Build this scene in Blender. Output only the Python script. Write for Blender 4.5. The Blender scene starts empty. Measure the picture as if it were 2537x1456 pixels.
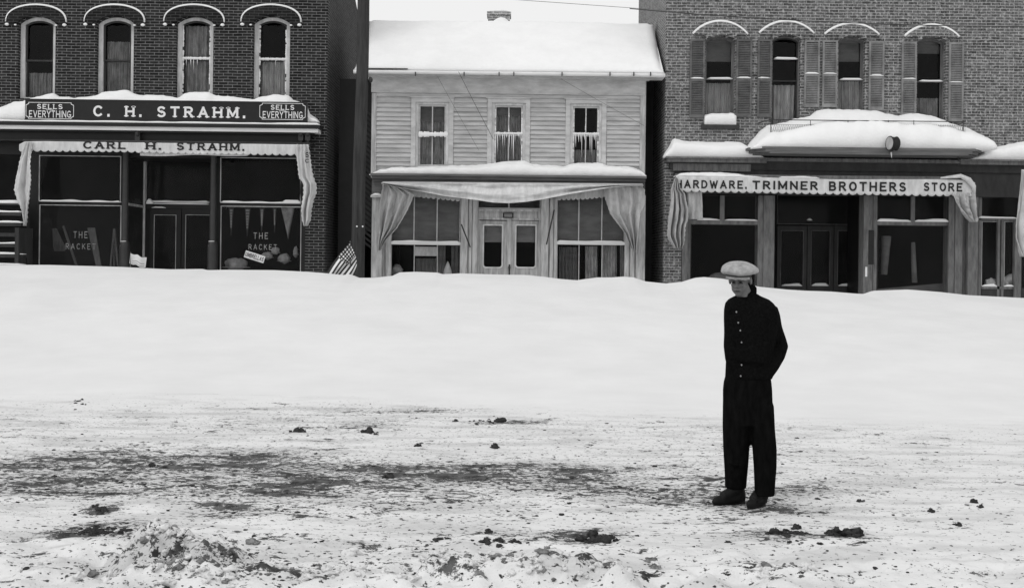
import bpy, math, random
import numpy as np
from mathutils import Vector
random.seed(7)
SC = bpy.context.scene
# ------------------------------------------------------------------ camera, sky, sun, exposure
FP, HC, CX, CY = 2918.0, 1.7, 1268.5, 650.0      # focal length in layout px (2537 wide), eye height, horizon centre
TH = math.radians(0.7)
cam = bpy.data.objects.new('camera', bpy.data.cameras.new('camera')); SC.collection.objects.link(cam)
cam.location = (0, 0, HC); cam.rotation_mode = 'QUATERNION'
from mathutils import Quaternion
cam.rotation_quaternion = Quaternion((1, 0, 0), math.pi/2) @ Quaternion((0, 0, 1), TH)
cam.data.sensor_width = 36; cam.data.lens = 36*FP/2537
cam.data.shift_y = -78/2537; cam.data.clip_end = 3000; cam.data.clip_start = 0.1
SC.camera = cam
SUN_EL, SUN_AZ = math.radians(48), math.radians(-130)     # high and to the left, behind the camera
wd = bpy.data.worlds.new('World'); SC.world = wd; wd.use_nodes = True
nt = wd.node_tree; nt.nodes.clear()
sky = nt.nodes.new('ShaderNodeTexSky'); sky.sky_type = 'NISHITA'; sky.sun_disc = False
sky.sun_elevation = SUN_EL; sky.sun_rotation = SUN_AZ; sky.air_density = 1.0; sky.dust_density = 6.0; sky.ozone_density = 0.5
bw = nt.nodes.new('ShaderNodeRGBToBW'); bg = nt.nodes.new('ShaderNodeBackground'); bg.inputs[1].default_value = 0.15
ow = nt.nodes.new('ShaderNodeOutputWorld')
cloud = nt.nodes.new('ShaderNodeMix'); cloud.inputs[0].default_value = .85; cloud.inputs[3].default_value = 6.5      # overcast: pale cloud over the clear sky
nt.links.new(sky.outputs[0], bw.inputs[0]); nt.links.new(bw.outputs[0], cloud.inputs[2]); nt.links.new(cloud.outputs[0], bg.inputs[0]); nt.links.new(bg.outputs[0], ow.inputs[0])
sl = bpy.data.lights.new('sun', 'SUN'); sl.energy = 0.5; sl.angle = math.radians(16); sl.color = (1, 1, 1)
so = bpy.data.objects.new('sun', sl); SC.collection.objects.link(so)
sd = Vector((math.sin(SUN_AZ)*math.cos(SUN_EL), math.cos(SUN_AZ)*math.cos(SUN_EL), math.sin(SUN_EL)))
so.rotation_mode = 'QUATERNION'; so.rotation_quaternion = sd.to_track_quat('Z', 'Y')
SC.view_settings.view_transform = 'Standard'; SC.view_settings.look = 'None'
SC.view_settings.exposure = 0.0; SC.view_settings.gamma = 1.0; SC.view_settings.use_curve_mapping = False

# ------------------------------------------------------------------ measuring helpers
def W(px, py, Y):
    u, v = px-CX, py-CY
    return ((u*math.cos(TH)+v*math.sin(TH))*Y/FP, HC-(-u*math.sin(TH)+v*math.cos(TH))*Y/FP)
def R(x0, y0, x1, y1, Y):
    xm, ym = (x0+x1)/2, (y0+y1)/2
    return W(x0, ym, Y)[0], W(x1, ym, Y)[0], W(xm, y1, Y)[1], W(xm, y0, Y)[1]     # xl, xr, zb, zt
def lerp(a, b, t): return a+(b-a)*t
def prof(pts, x):
    return float(np.interp(x, [p[0] for p in pts], [p[1] for p in pts]))
_rng = np.random.RandomState(3); _T = _rng.rand(256, 256)
def vn(x, y):
    x = np.asarray(x, float); y = np.asarray(y, float)
    xi = np.floor(x).astype(int); yi = np.floor(y).astype(int); fx = x-xi; fy = y-yi
    fx = fx*fx*(3-2*fx); fy = fy*fy*(3-2*fy)
    a = _T[xi & 255, yi & 255]; b = _T[(xi+1) & 255, yi & 255]; c = _T[xi & 255, (yi+1) & 255]; d = _T[(xi+1) & 255, (yi+1) & 255]
    return (a*(1-fx)+b*fx)*(1-fy)+(c*(1-fx)+d*fx)*fy
def fbm(x, y, o=4):
    s = 0; a = .5; x = np.asarray(x, float); y = np.asarray(y, float)
    for i in range(o):
        s = s+a*(vn(x+17.3*i, y+5.1*i)-.5); x = x*2.03; y = y*2.03; a *= .5
    return s

# ------------------------------------------------------------------ materials (all grey: the place is seen in black and white)
def mat(name, base, rough=.8, var=.25, vscale=(3, 3, 3), bump=.0, bscale=40, spec=.3, col2=None, contrast=1.0, metal=0):
    m = bpy.data.materials.new(name); m.use_nodes = True; n = m.node_tree.nodes; l = m.node_tree.links
    b = n['Principled BSDF']; b.inputs['Roughness'].default_value = rough; b.inputs['Specular IOR Level'].default_value = spec
    b.inputs['Metallic'].default_value = metal
    g = n.new('ShaderNodeNewGeometry'); mp = n.new('ShaderNodeMapping'); mp.inputs['Scale'].default_value = vscale
    l.new(g.outputs['Position'], mp.inputs[0])
    no = n.new('ShaderNodeTexNoise'); no.inputs['Scale'].default_value = 1; no.inputs['Detail'].default_value = 6; no.inputs['Roughness'].default_value = .65
    l.new(mp.outputs[0], no.inputs['Vector'])
    r = n.new('ShaderNodeMapRange'); r.inputs[1].default_value = .5-.22/contrast; r.inputs[2].default_value = .5+.22/contrast
    r.inputs[3].default_value = base*(1-var) if col2 is None else base; r.inputs[4].default_value = min(.95, base*(1+var)) if col2 is None else col2
    l.new(no.outputs[0], r.inputs[0]); l.new(r.outputs[0], b.inputs['Base Color'])
    if bump:
        n2 = n.new('ShaderNodeTexNoise'); n2.inputs['Scale'].default_value = bscale; n2.inputs['Detail'].default_value = 5
        l.new(g.outputs['Position'], n2.inputs['Vector'])
        bp = n.new('ShaderNodeBump'); bp.inputs['Strength'].default_value = 1; bp.inputs['Distance'].default_value = bump
        l.new(n2.outputs[0], bp.inputs['Height']); l.new(bp.outputs[0], b.inputs['Normal'])
    return m
def brick_mat(name, c1, c2, mortar, frost=0.0, ms=.0065):
    m = bpy.data.materials.new(name); m.use_nodes = True; n = m.node_tree.nodes; l = m.node_tree.links
    b = n['Principled BSDF']; b.inputs['Roughness'].default_value = .9; b.inputs['Specular IOR Level'].default_value = .15
    g = n.new('ShaderNodeNewGeometry'); sx = n.new('ShaderNodeSeparateXYZ'); l.new(g.outputs['Position'], sx.inputs[0])
    ad = n.new('ShaderNodeMath'); l.new(sx.outputs[0], ad.inputs[0]); l.new(sx.outputs[1], ad.inputs[1])
    wn = n.new('ShaderNodeTexNoise'); wn.inputs['Scale'].default_value = 2.5; l.new(g.outputs['Position'], wn.inputs['Vector'])
    wm = n.new('ShaderNodeMath'); wm.operation = 'MULTIPLY_ADD'; wm.inputs[1].default_value = .02; l.new(wn.outputs[0], wm.inputs[0]); l.new(sx.outputs[2], wm.inputs[2])
    cb = n.new('ShaderNodeCombineXYZ'); l.new(ad.outputs[0], cb.inputs[0]); l.new(wm.outputs[0], cb.inputs[1])
    bt = n.new('ShaderNodeTexBrick'); l.new(cb.outputs[0], bt.inputs['Vector'])
    bt.inputs['Scale'].default_value = 1; bt.inputs['Brick Width'].default_value = .222; bt.inputs['Row Height'].default_value = .0685
    bt.inputs['Mortar Size'].default_value = ms; bt.inputs['Mortar Smooth'].default_value = .2
    bt.inputs['Color1'].default_value = (c1,)*3+(1,); bt.inputs['Color2'].default_value = (c2,)*3+(1,); bt.inputs['Mortar'].default_value = (mortar,)*3+(1,)
    no = n.new('ShaderNodeTexNoise'); no.inputs['Scale'].default_value = 9; no.inputs['Detail'].default_value = 9; no.inputs['Roughness'].default_value = .75
    l.new(g.outputs['Position'], no.inputs['Vector'])
    mr = n.new('ShaderNodeMapRange'); mr.inputs[1].default_value = .3; mr.inputs[2].default_value = .7; mr.inputs[3].default_value = .6; mr.inputs[4].default_value = 1.45
    l.new(no.outputs[0], mr.inputs[0])
    mx = n.new('ShaderNodeVectorMath'); mx.operation = 'SCALE'; l.new(bt.outputs['Color'], mx.inputs[0]); l.new(mr.outputs[0], mx.inputs['Scale'])
    out = mx.outputs[0]
    if frost:  # pale flecks; on the right building they are painted glare
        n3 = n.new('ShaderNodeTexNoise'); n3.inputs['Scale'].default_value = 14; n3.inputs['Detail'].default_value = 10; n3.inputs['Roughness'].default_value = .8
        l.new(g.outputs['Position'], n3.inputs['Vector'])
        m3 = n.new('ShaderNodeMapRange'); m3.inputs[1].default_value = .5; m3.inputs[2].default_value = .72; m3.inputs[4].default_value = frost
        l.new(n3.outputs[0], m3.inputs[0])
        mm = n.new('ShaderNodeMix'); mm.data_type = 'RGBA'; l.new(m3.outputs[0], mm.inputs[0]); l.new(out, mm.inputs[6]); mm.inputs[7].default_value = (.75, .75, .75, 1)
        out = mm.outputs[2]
    l.new(out, b.inputs['Base Color'])
    bp = n.new('ShaderNodeBump'); bp.inputs['Distance'].default_value = .006; bp.invert = True; l.new(bt.outputs['Fac'], bp.inputs['Height']); l.new(bp.outputs[0], b.inputs['Normal'])
    return m
def glass_mat(name, refl=.25, tint=.85):
    m = bpy.data.materials.new(name); m.use_nodes = True; n = m.node_tree.nodes; l = m.node_tree.links; n.remove(n['Principled BSDF'])
    t = n.new('ShaderNodeBsdfTransparent'); t.inputs[0].default_value = (tint,)*3+(1,)
    gl = n.new('ShaderNodeBsdfGlossy'); gl.inputs['Roughness'].default_value = .06
    fr = n.new('ShaderNodeFresnel'); fr.inputs[0].default_value = 1.45
    mu = n.new('ShaderNodeMath'); mu.operation = 'MULTIPLY'; mu.inputs[1].default_value = refl; l.new(fr.outputs[0], mu.inputs[0])
    no = n.new('ShaderNodeTexNoise'); no.inputs['Scale'].default_value = 1.3; bp = n.new('ShaderNodeBump'); bp.inputs['Distance'].default_value = .03
    l.new(no.outputs[0], bp.inputs['Height']); l.new(bp.outputs[0], gl.inputs['Normal'])
    mx = n.new('ShaderNodeMixShader'); l.new(mu.outputs[0], mx.inputs[0]); l.new(t.outputs[0], mx.inputs[1]); l.new(gl.outputs[0], mx.inputs[2])
    l.new(mx.outputs[0], n['Material Output'].inputs[0]); return m
M = {
 'snow': mat('snow', .86, .9, .04, (2, 2, 2), .010, 16, .2),
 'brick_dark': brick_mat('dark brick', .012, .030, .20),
 'hood_brick': brick_mat('dark hood brick', .010, .022, .07),
 'brick_side': brick_mat('side wall brick', .022, .045, .12),  # lighter bricks and darker mortar than the front wall
 'brick_glare': brick_mat('glare painted brick', .05, .13, .40, .7),  # glare over this wall is put into its colour as paler brick
 'black': mat('black paint', .012, .5, .3, (4, 4, 4), .001, 30, .3),
 'dark_wood': mat('dark painted wood', .035, .6, .4, (6, 6, 2), .001, 30, .3),
 'mid_wood': mat('weathered grey wood', .15, .8, .45, (14, 14, 2.5), .002, 60, .2),
 'cornice_wood': mat('weathered cornice wood', .13, .8, .4, (1.5, 5, 22), .002, 60, .2),
 'white_wood': mat('old white painted wood', .50, .75, .22, (3, 3, 9), .002, 60, .2, contrast=1.1),
 'white_post': mat('peeling white post paint', .42, .75, .4, (14, 14, 1.6), .002, 60, .2, contrast=1.2),
 'siding': mat('weathered clapboard paint', .46, .8, .28, (1.5, 3, 12), .002, 60, .2, contrast=1.1),
 'casing': mat('snow dusted white casing', .6, .8, .3, (8, 8, 3), .002, 60, .2),
 'trim': mat('white painted moulding', .72, .7, .1, (2, 4, 8), .001, 40, .2),
 'bead': mat('pale glazing bead', .45, .6, .4, (9, 9, 3), .0, 40, .2),
 'letter': mat('cream sign paint', .75, .6, .1, (8, 8, 8)),
 'letter_dim': mat('worn gilt window lettering', .30, .6, .4, (20, 20, 20)),
 'letter_black': mat('black lettering on canvas', .022, .8, .3, (9, 9, 9)),
 'canvas': mat('stained white canvas', .60, .9, .2, (9, 3, 3), .003, 60, .1, contrast=1.0),
 'canvas_grey': mat('dirty grey canvas', .42, .9, .25, (12, 3, 2.5), .003, 60, .1, contrast=1.0),
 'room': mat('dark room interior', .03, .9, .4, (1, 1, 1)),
 'curtain': mat('lace curtain', .60, .9, .35, (14, 4, 3), .002, 60, .1),
 'curtain_dim': mat('dusky curtain', .40, .9, .5, (9, 4, 4), .002, 60, .1),
 'blind': mat('grey window blind', .17, .9, .3, (2, 2, 6)),
 'blind_light': mat('pale window blind', .20, .9, .3, (2, 2, 6)),
 'shutter': mat('weathered louvred shutter', .12, .8, .4, (4, 4, 6), .002, 60, .2),
 'shutter_frost': mat('snow filled louvred shutter', .21, .85, .5, (3, 3, 2), .002, 60, .2),
 'ice': mat('icicle ice', .80, .25, .1, (8, 8, 8), 0, 40, .5),
 'pole': mat('weathered utility pole wood', .045, .9, .5, (12, 12, 1.2), .004, 60, .15),
 'iron': mat('dark iron', .03, .5, .3, (6, 6, 6), 0, 40, .4),
 'soot_brick': brick_mat('chimney brick', .16, .30, .6, .9, .009),
 'wool': mat('black wool cardigan', .0055, 1, .5, (60, 60, 60), .0022, 200, .02),
 'trouser': mat('black wool trousers', .005, 1, .5, (30, 30, 8), .0022, 160, .02),
 'boot': mat('dark leather boots', .006, .6, .5, (20, 20, 20), .0008, 120, .2),
 'cap': mat('pale wool cap', .34, .95, .35, (22, 22, 22), .002, 200, .1),
 'cap_band': mat('dark cap band', .05, .9, .2, (20, 20, 20)),
 'skin': mat('skin', .125, .55, .22, (30, 30, 30), .0006, 120, .3),
 'hair': mat('dark hair', .012, .7, .3, (60, 60, 60)),
 'button': mat('pale button', .22, .35, .1, (20, 20, 20), 0, 40, .5),
 'flag_dark': mat('dark flag cloth', .035, .9, .2, (9, 9, 9)),
 'flag_white': mat('white flag cloth', .70, .9, .1, (9, 9, 9)),
 'pale_wood': mat('pale wood', .13, .8, .3, (20, 20, 3)),
 'felt': mat('pale felt goods', .30, .9, .35, (9, 9, 9)),
 'pennant': mat('felt pennant', .085, .9, .3, (9, 9, 9)),
 'dirt': mat('frozen dirt', .045, .95, .5, (30, 30, 30), .01, 60, .1),
 'street_snow': mat('street snow', .70, .9, .05, (2, 2, 2), .006, 40, .15),
 'dirty_snow': mat('dirty snow lump', .22, .95, .6, (14, 14, 14), .01, 45, .1, contrast=1.2),
}
M['glass'] = glass_mat('old window glass'); M['shop_glass'] = glass_mat('shop window glass', .12, .9)

# ------------------------------------------------------------------ mesh building
class MB:
    def __init__(s): s.v = []; s.f = []; s.mi = []
    def add(s, vs, fs, mi=0):
        o = len(s.v); s.v += [tuple(p) for p in vs]; s.f += [tuple(i+o for i in f) for f in fs]; s.mi += [mi]*len(fs); return s
    def box(s, x0, x1, y0, y1, z0, z1, mi=0):
        if x1 < x0: x0, x1 = x1, x0
        if y1 < y0: y0, y1 = y1, y0
        if z1 < z0: z0, z1 = z1, z0
        return s.add([(x0,y0,z0),(x1,y0,z0),(x1,y1,z0),(x0,y1,z0),(x0,y0,z1),(x1,y0,z1),(x1,y1,z1),(x0,y1,z1)],
                     [(0,3,2,1),(4,5,6,7),(0,1,5,4),(1,2,6,5),(2,3,7,6),(3,0,4,7)], mi)
    def pbox(s, x0, y0, x1, y1, Y, d=.05, back=None, mi=0):        # box whose front face matches a measured rectangle at depth Y
        a, b, c, e = R(x0, y0, x1, y1, Y); return s.box(a, b, Y, Y+d if back is None else back, c, e, mi)
    def rings(s, rs, cap=True, mi=0):
        n = len(rs[0]); vs = [p for r in rs for p in r]; fs = []
        for i in range(len(rs)-1):
            for j in range(n):
                k = (j+1) % n; fs.append((i*n+j, i*n+k, (i+1)*n+k, (i+1)*n+j))
        if cap: fs.append(tuple(range(n-1, -1, -1))); fs.append(tuple((len(rs)-1)*n+j for j in range(n)))
        return s.add(vs, fs, mi)
    def tube(s, pts, rad, n=10, mi=0, flat=None):
        pts = [Vector(p) for p in pts]; rs = []
        if not hasattr(rad, '__len__'): rad = [rad]*len(pts)
        up = Vector((0, 1, 0))
        for i, p in enumerate(pts):
            t = (pts[min(i+1, len(pts)-1)]-pts[max(i-1, 0)]).normalized()
            a = t.cross(up)
            if a.length < .05: a = t.cross(Vector((1, 0, 0)))
            a.normalize(); b = t.cross(a)
            r = rad[i]; ra, rb = (r, r) if not hasattr(r, '__len__') else r
            rs.append([p+a*ra*math.cos(2*math.pi*k/n)+b*rb*math.sin(2*math.pi*k/n) for k in range(n)])
        return s.rings(rs, True, mi)
    def ell(s, c, r, nu=14, nv=10, rot=None, mi=0, wob=0):
        vs = []; fs = []; ph = random.random()*50
        for i in range(nv+1):
            t = math.pi*i/nv
            for j in range(nu):
                a = 2*math.pi*j/nu; w = 1+(wob*2*float(vn(ph+3*math.cos(a)*math.sin(t)+5, ph+3*math.sin(a)+2*math.cos(t)+5)-.5) if wob else 0)
                p = Vector((r[0]*w*math.sin(t)*math.cos(a), r[1]*w*math.sin(t)*math.sin(a), r[2]*w*math.cos(t)))
                if rot is not None: p = rot @ p
                vs.append(p+Vector(c))
        for i in range(nv):
            for j in range(nu):
                k = (j+1) % nu; fs.append((i*nu+j, (i+1)*nu+j, (i+1)*nu+k, i*nu+k))
        return s.add(vs, fs, mi)
    def grid(s, fn, nu, nv, mi=0):                                   # fn(u, v) -> point, u,v in 0..1
        vs = [fn(i/nu, j/nv) for j in range(nv+1) for i in range(nu+1)]
        fs = [(j*(nu+1)+i, j*(nu+1)+i+1, (j+1)*(nu+1)+i+1, (j+1)*(nu+1)+i) for j in range(nv) for i in range(nu)]
        return s.add(vs, fs, mi)
    def build(s, name, m, parent=None, smooth=False, loc=None, solid=0, fixn=False):
        me = bpy.data.meshes.new(name); v = s.v
        if loc is not None: v = [(a-loc[0], b-loc[1], c-loc[2]) for a, b, c in v]
        me.from_pydata(v, [], s.f)
        for q in (m if isinstance(m, (list, tuple)) else [m]): me.materials.append(M[q] if isinstance(q, str) else q)
        if len(me.materials) > 1: me.polygons.foreach_set('material_index', s.mi)
        if smooth: me.polygons.foreach_set('use_smooth', [True]*len(me.polygons))
        if fixn:
            import bmesh
            bm = bmesh.new(); bm.from_mesh(me); bmesh.ops.remove_doubles(bm, verts=bm.verts, dist=1e-5); bmesh.ops.recalc_face_normals(bm, faces=bm.faces); bm.to_mesh(me); bm.free()
        me.update(); o = bpy.data.objects.new(name, me); SC.collection.objects.link(o)
        if loc is not None: o.location = loc
        if solid:
            md = o.modifiers.new('thickness', 'SOLIDIFY'); md.thickness = solid; md.offset = 0
        if parent is not None:
            o.parent = parent; o.matrix_parent_inverse = parent.matrix_basis.inverted()
        return o
def build_each(mb, name, m, parent):
    """one object per separate group of touching boxes"""
    n = len(mb.v)//8; bb = []
    for k in range(n):
        vs = mb.v[8*k:8*k+8]; bb.append([min(v[i] for v in vs)-.03 for i in range(3)]+[max(v[i] for v in vs)+.03 for i in range(3)])
    g = list(range(n))
    for a in range(n):
        for b in range(a):
            if all(bb[a][i] < bb[b][i+3] and bb[b][i] < bb[a][i+3] for i in range(3)):
                ga, gb = g[a], g[b]; g = [gb if q == ga else q for q in g]
    out = []
    for gi in sorted(set(g)):
        q = MB()
        for k in range(n):
            if g[k] == gi: q.add(mb.v[8*k:8*k+8], [(0,3,2,1),(4,5,6,7),(0,1,5,4),(1,2,6,5),(2,3,7,6),(3,0,4,7)])
        out.append(q.build(name, m, parent))
    return out
def plate(loops, y0, y1):                                            # extruded outline with holes, outline given in (x, z)
    cu = bpy.data.curves.new('tmp', 'CURVE'); cu.dimensions = '2D'; cu.fill_mode = 'BOTH'; cu.extrude = abs(y1-y0)/2
    for lp in loops:
        sp = cu.splines.new('POLY'); sp.points.add(len(lp)-1); sp.use_cyclic_u = True
        for i, (x, z) in enumerate(lp): sp.points[i].co = (x, z, 0, 1)
    ob = bpy.data.objects.new('tmp', cu); SC.collection.objects.link(ob)
    dg = bpy.context.evaluated_depsgraph_get(); dg.update(); me = bpy.data.meshes.new_from_object(ob.evaluated_get(dg))
    mb = MB(); ym = (y0+y1)/2
    mb.add([(v.co.x, ym+v.co.z, v.co.y) for v in me.vertices], [tuple(reversed(p.vertices)) for p in me.polygons])
    bpy.data.objects.remove(ob); bpy.data.curves.remove(cu); bpy.data.meshes.remove(me); return mb
def rect(x0, x1, z0, z1): return [(x0, z0), (x1, z0), (x1, z1), (x0, z1)]
def prect(x0, y0, x1, y1, Y): return rect(*R(x0, y0, x1, y1, Y))
def arch(x0, x1, z0, zs, zc, n=14):
    xm, hw = (x0+x1)/2, (x1-x0)/2; L = [(x0, z0), (x1, z0)]
    if zc-zs < 1e-4: return L+[(x1, zs), (x0, zs)]
    r = (hw*hw+(zc-zs)**2)/(2*(zc-zs)); c = zc-r; a0 = math.asin(hw/r)
    for i in range(n+1):
        a = a0-2*a0*i/n; L.append((xm+r*math.sin(a), c+r*math.cos(a)))
    return L
def tag(o, label=None, cat=None, group=None, kind=None):
    if label: o['label'] = label
    if cat: o['category'] = cat
    if group: o['group'] = group
    if kind: o['kind'] = kind
    return o
def empty(name, loc, label, cat, group=None):
    o = bpy.data.objects.new(name, None); SC.collection.objects.link(o); o.location = loc; o.empty_display_size = .3
    return tag(o, label, cat, group)

# ------------------------------------------------------------------ lettering (stroke letters)
def arc(cx, cy, rx, ry, a0, a1, n=10):
    return [(cx+rx*math.cos(math.radians(lerp(a0, a1, i/n))), cy+ry*math.sin(math.radians(lerp(a0, a1, i/n)))) for i in range(n+1)]
GL = {
 'A': (.85, [[(0,0),(.42,1)], [(.42,1),(.85,0)], [(.16,.33),(.68,.33)]]),
 'B': (.72, [[(0,0),(0,1)], [(0,1)]+arc(.4,.76,.25,.24,90,-90,8)+[(0,.52)], [(0,.52)]+arc(.42,.26,.3,.26,90,-90,8)+[(0,0)]]),
 'C': (.78, [arc(.42,.5,.42,.5,48,312,16)]),
 'D': (.76, [[(0,0),(0,1)], [(0,1)]+arc(.3,.5,.46,.5,90,-90,12)+[(0,0)]]),
 'E': (.66, [[(0,0),(0,1)], [(0,1),(.66,1)], [(0,.52),(.52,.52)], [(0,0),(.66,0)]]),
 'G': (.8, [arc(.42,.5,.42,.5,48,350,16), [(.45,.42),(.84,.42)]]),
 'H': (.76, [[(0,0),(0,1)], [(.76,0),(.76,1)], [(0,.5),(.76,.5)]]),
 'I': (.02, [[(0,0),(0,1)]]),
 'K': (.74, [[(0,0),(0,1)], [(.7,1),(.02,.42)], [(.22,.6),(.74,0)]]),
 'L': (.62, [[(0,0),(0,1)], [(0,0),(.62,0)]]),
 'M': (.95, [[(0,0),(0,1)], [(0,1),(.47,.15)], [(.47,.15),(.95,1)], [(.95,1),(.95,0)]]),
 'N': (.78, [[(0,0),(0,1)], [(0,1),(.78,0)], [(.78,0),(.78,1)]]),
 'O': (.8, [arc(.4,.5,.4,.5,90,450,20)]),
 'R': (.74, [[(0,0),(0,1)], [(0,1)]+arc(.4,.75,.28,.25,90,-90,8)+[(0,.5)], [(.32,.5),(.74,0)]]),
 'S': (.68, [arc(.34,.75,.31,.25,35,270,12)+arc(.34,.25,.34,.25,90,-145,12)]),
 'T': (.74, [[(.37,0),(.37,1)], [(0,1),(.74,1)]]),
 'U': (.74, [[(0,1),(0,.36)]+arc(.37,.36,.37,.36,180,360,10)+[(.74,1)]]),
 'V': (.8, [[(0,1),(.4,0)], [(.4,0),(.8,1)]]),
 'W': (1.1, [[(0,1),(.28,0)], [(.28,0),(.55,.85)], [(.55,.85),(.82,0)], [(.82,0),(1.1,1)]]),
 'Y': (.76, [[(0,1),(.38,.48)], [(.76,1),(.38,.48)], [(.38,.48),(.38,0)]]),
 '.': (.02, [[(0,0),(0,.06)]]), ' ': (.4, []),
}
SER = {'A': [(0,0),(.85,0)], 'C': [], 'H': [(0,0),(0,1),(.76,0),(.76,1)], 'M': [(0,0),(.95,0),(0,1),(.95,1)], 'R': [(0,0),(0,1),(.74,0)], 'T': [(.37,0)],
       'L': [(0,0),(0,1)], 'E': [], 'S': [], 'I': [(0,0),(0,1)], 'N': [(0,0),(0,1),(.78,1)], 'V': [(0,1),(.8,1)], 'Y': [(0,1),(.76,1),(.38,0)], 'G': []}
def lettering(mb, text, x0, x1, z0, z1, surf, t=.2, gap=.32, serif=False, skip=0, slope=0.0):
    adv = []; x = 0
    for ch in text:
        adv.append(x); x += GL[ch][0]+t+gap
    x -= gap; h = z1-z0; sx = (x1-x0)/x; k = 0
    for ch, a in zip(text, adv):
        st = [list(p) for p in GL[ch][1]]
        if serif: st += [[(sxp-.17, sz), (sxp+.17, sz)] for sxp, sz in SER.get(ch, [])]
        for q, pl in enumerate(st):
            k = (k+1) % 5; tt = t*(.55 if q >= len(GL[ch][1]) else 1.0); hw = tt/2
            if ch == '.': hw = t*.55
            P = [Vector(p) for p in pl]; Lf = []; Rt = []
            n = len(P); closed = n > 3 and (P[0]-P[-1]).length < 1e-3
            for i in range(n):
                a1 = P[i]-P[i-1] if i > 0 else (P[-1]-P[-2] if closed else P[1]-P[0])
                a2 = P[i+1]-P[i] if i < n-1 else (P[1]-P[0] if closed else P[-1]-P[-2])
                a1 = a1.normalized(); a2 = a2.normalized(); n1 = Vector((-a1.y, a1.x)); n2 = Vector((-a2.y, a2.x)); nn = n1+n2
                if nn.length < .3: nn = n1
                nn.normalize(); w = hw/max(.5, nn.dot(n1)); ext = Vector((0, 0))
                if not closed and i == 0: ext = -a1*hw*.98
                if not closed and i == n-1: ext = a2*hw*.98
                c = P[i]+ext; Lf.append(c+nn*w); Rt.append(c-nn*w)
            vs = []
            for p in Lf+Rt:
                X = x0+(a+hw*0+t/2+p.x)*sx; Z = z0+(t/2+p.y*(1-t))*h
                Z += slope*(X-x0); vs.append((X, surf(X, Z)-.0012*k, Z))
            mb.add(vs, [(i, i+n, i+n+1, i+1) for i in range(n-1)])
    return mb

# ------------------------------------------------------------------ snow heaps on ledges
def heap(top, base, Yf, Yb, Ym=None, lip=.45, wob=.02, step=6, rough=1.0):
    """top: [(px,py)] silhouette; base: py line [(px,py)] of the ledge front edge"""
    Ym = Ym or (Yf+Yb)/2; mb = MB(); xs = list(np.arange(top[0][0], top[-1][0]+.1, step)); rs = []
    for px in xs:
        X, zt = W(px, prof(top, px), Ym); _, zb = W(px, prof(base, px), Yf); h = max(zt-zb, .01)
        r = []
        nT = 9
        for i in range(nT+1):
            t = i/nT; y = lerp(Yf, Yb, t); lp = lip*(1+.7*float(fbm(X*2.1+7, 3.3, 3))); q = lp+(1-lp)*math.sin(math.pi/2*t) if t > 0 else lp*.75
            z = zb+h*q+wob*rough*float(fbm(X*3, y*5+3, 3))*min(1, h*8)+.055*float(fbm(X*9, y*9+px*.01, 4))*min(1, h*6)
            yy = y-(.04*math.sin(math.pi*min(1, t*2.5)) if t < .4 else 0)
            r.append((X, yy, z))
        r = [(X, Yf, zb)]+r+[(X, Yb, zb)]
        rs.append(r)
    mb.rings(rs, True); return mb

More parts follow.
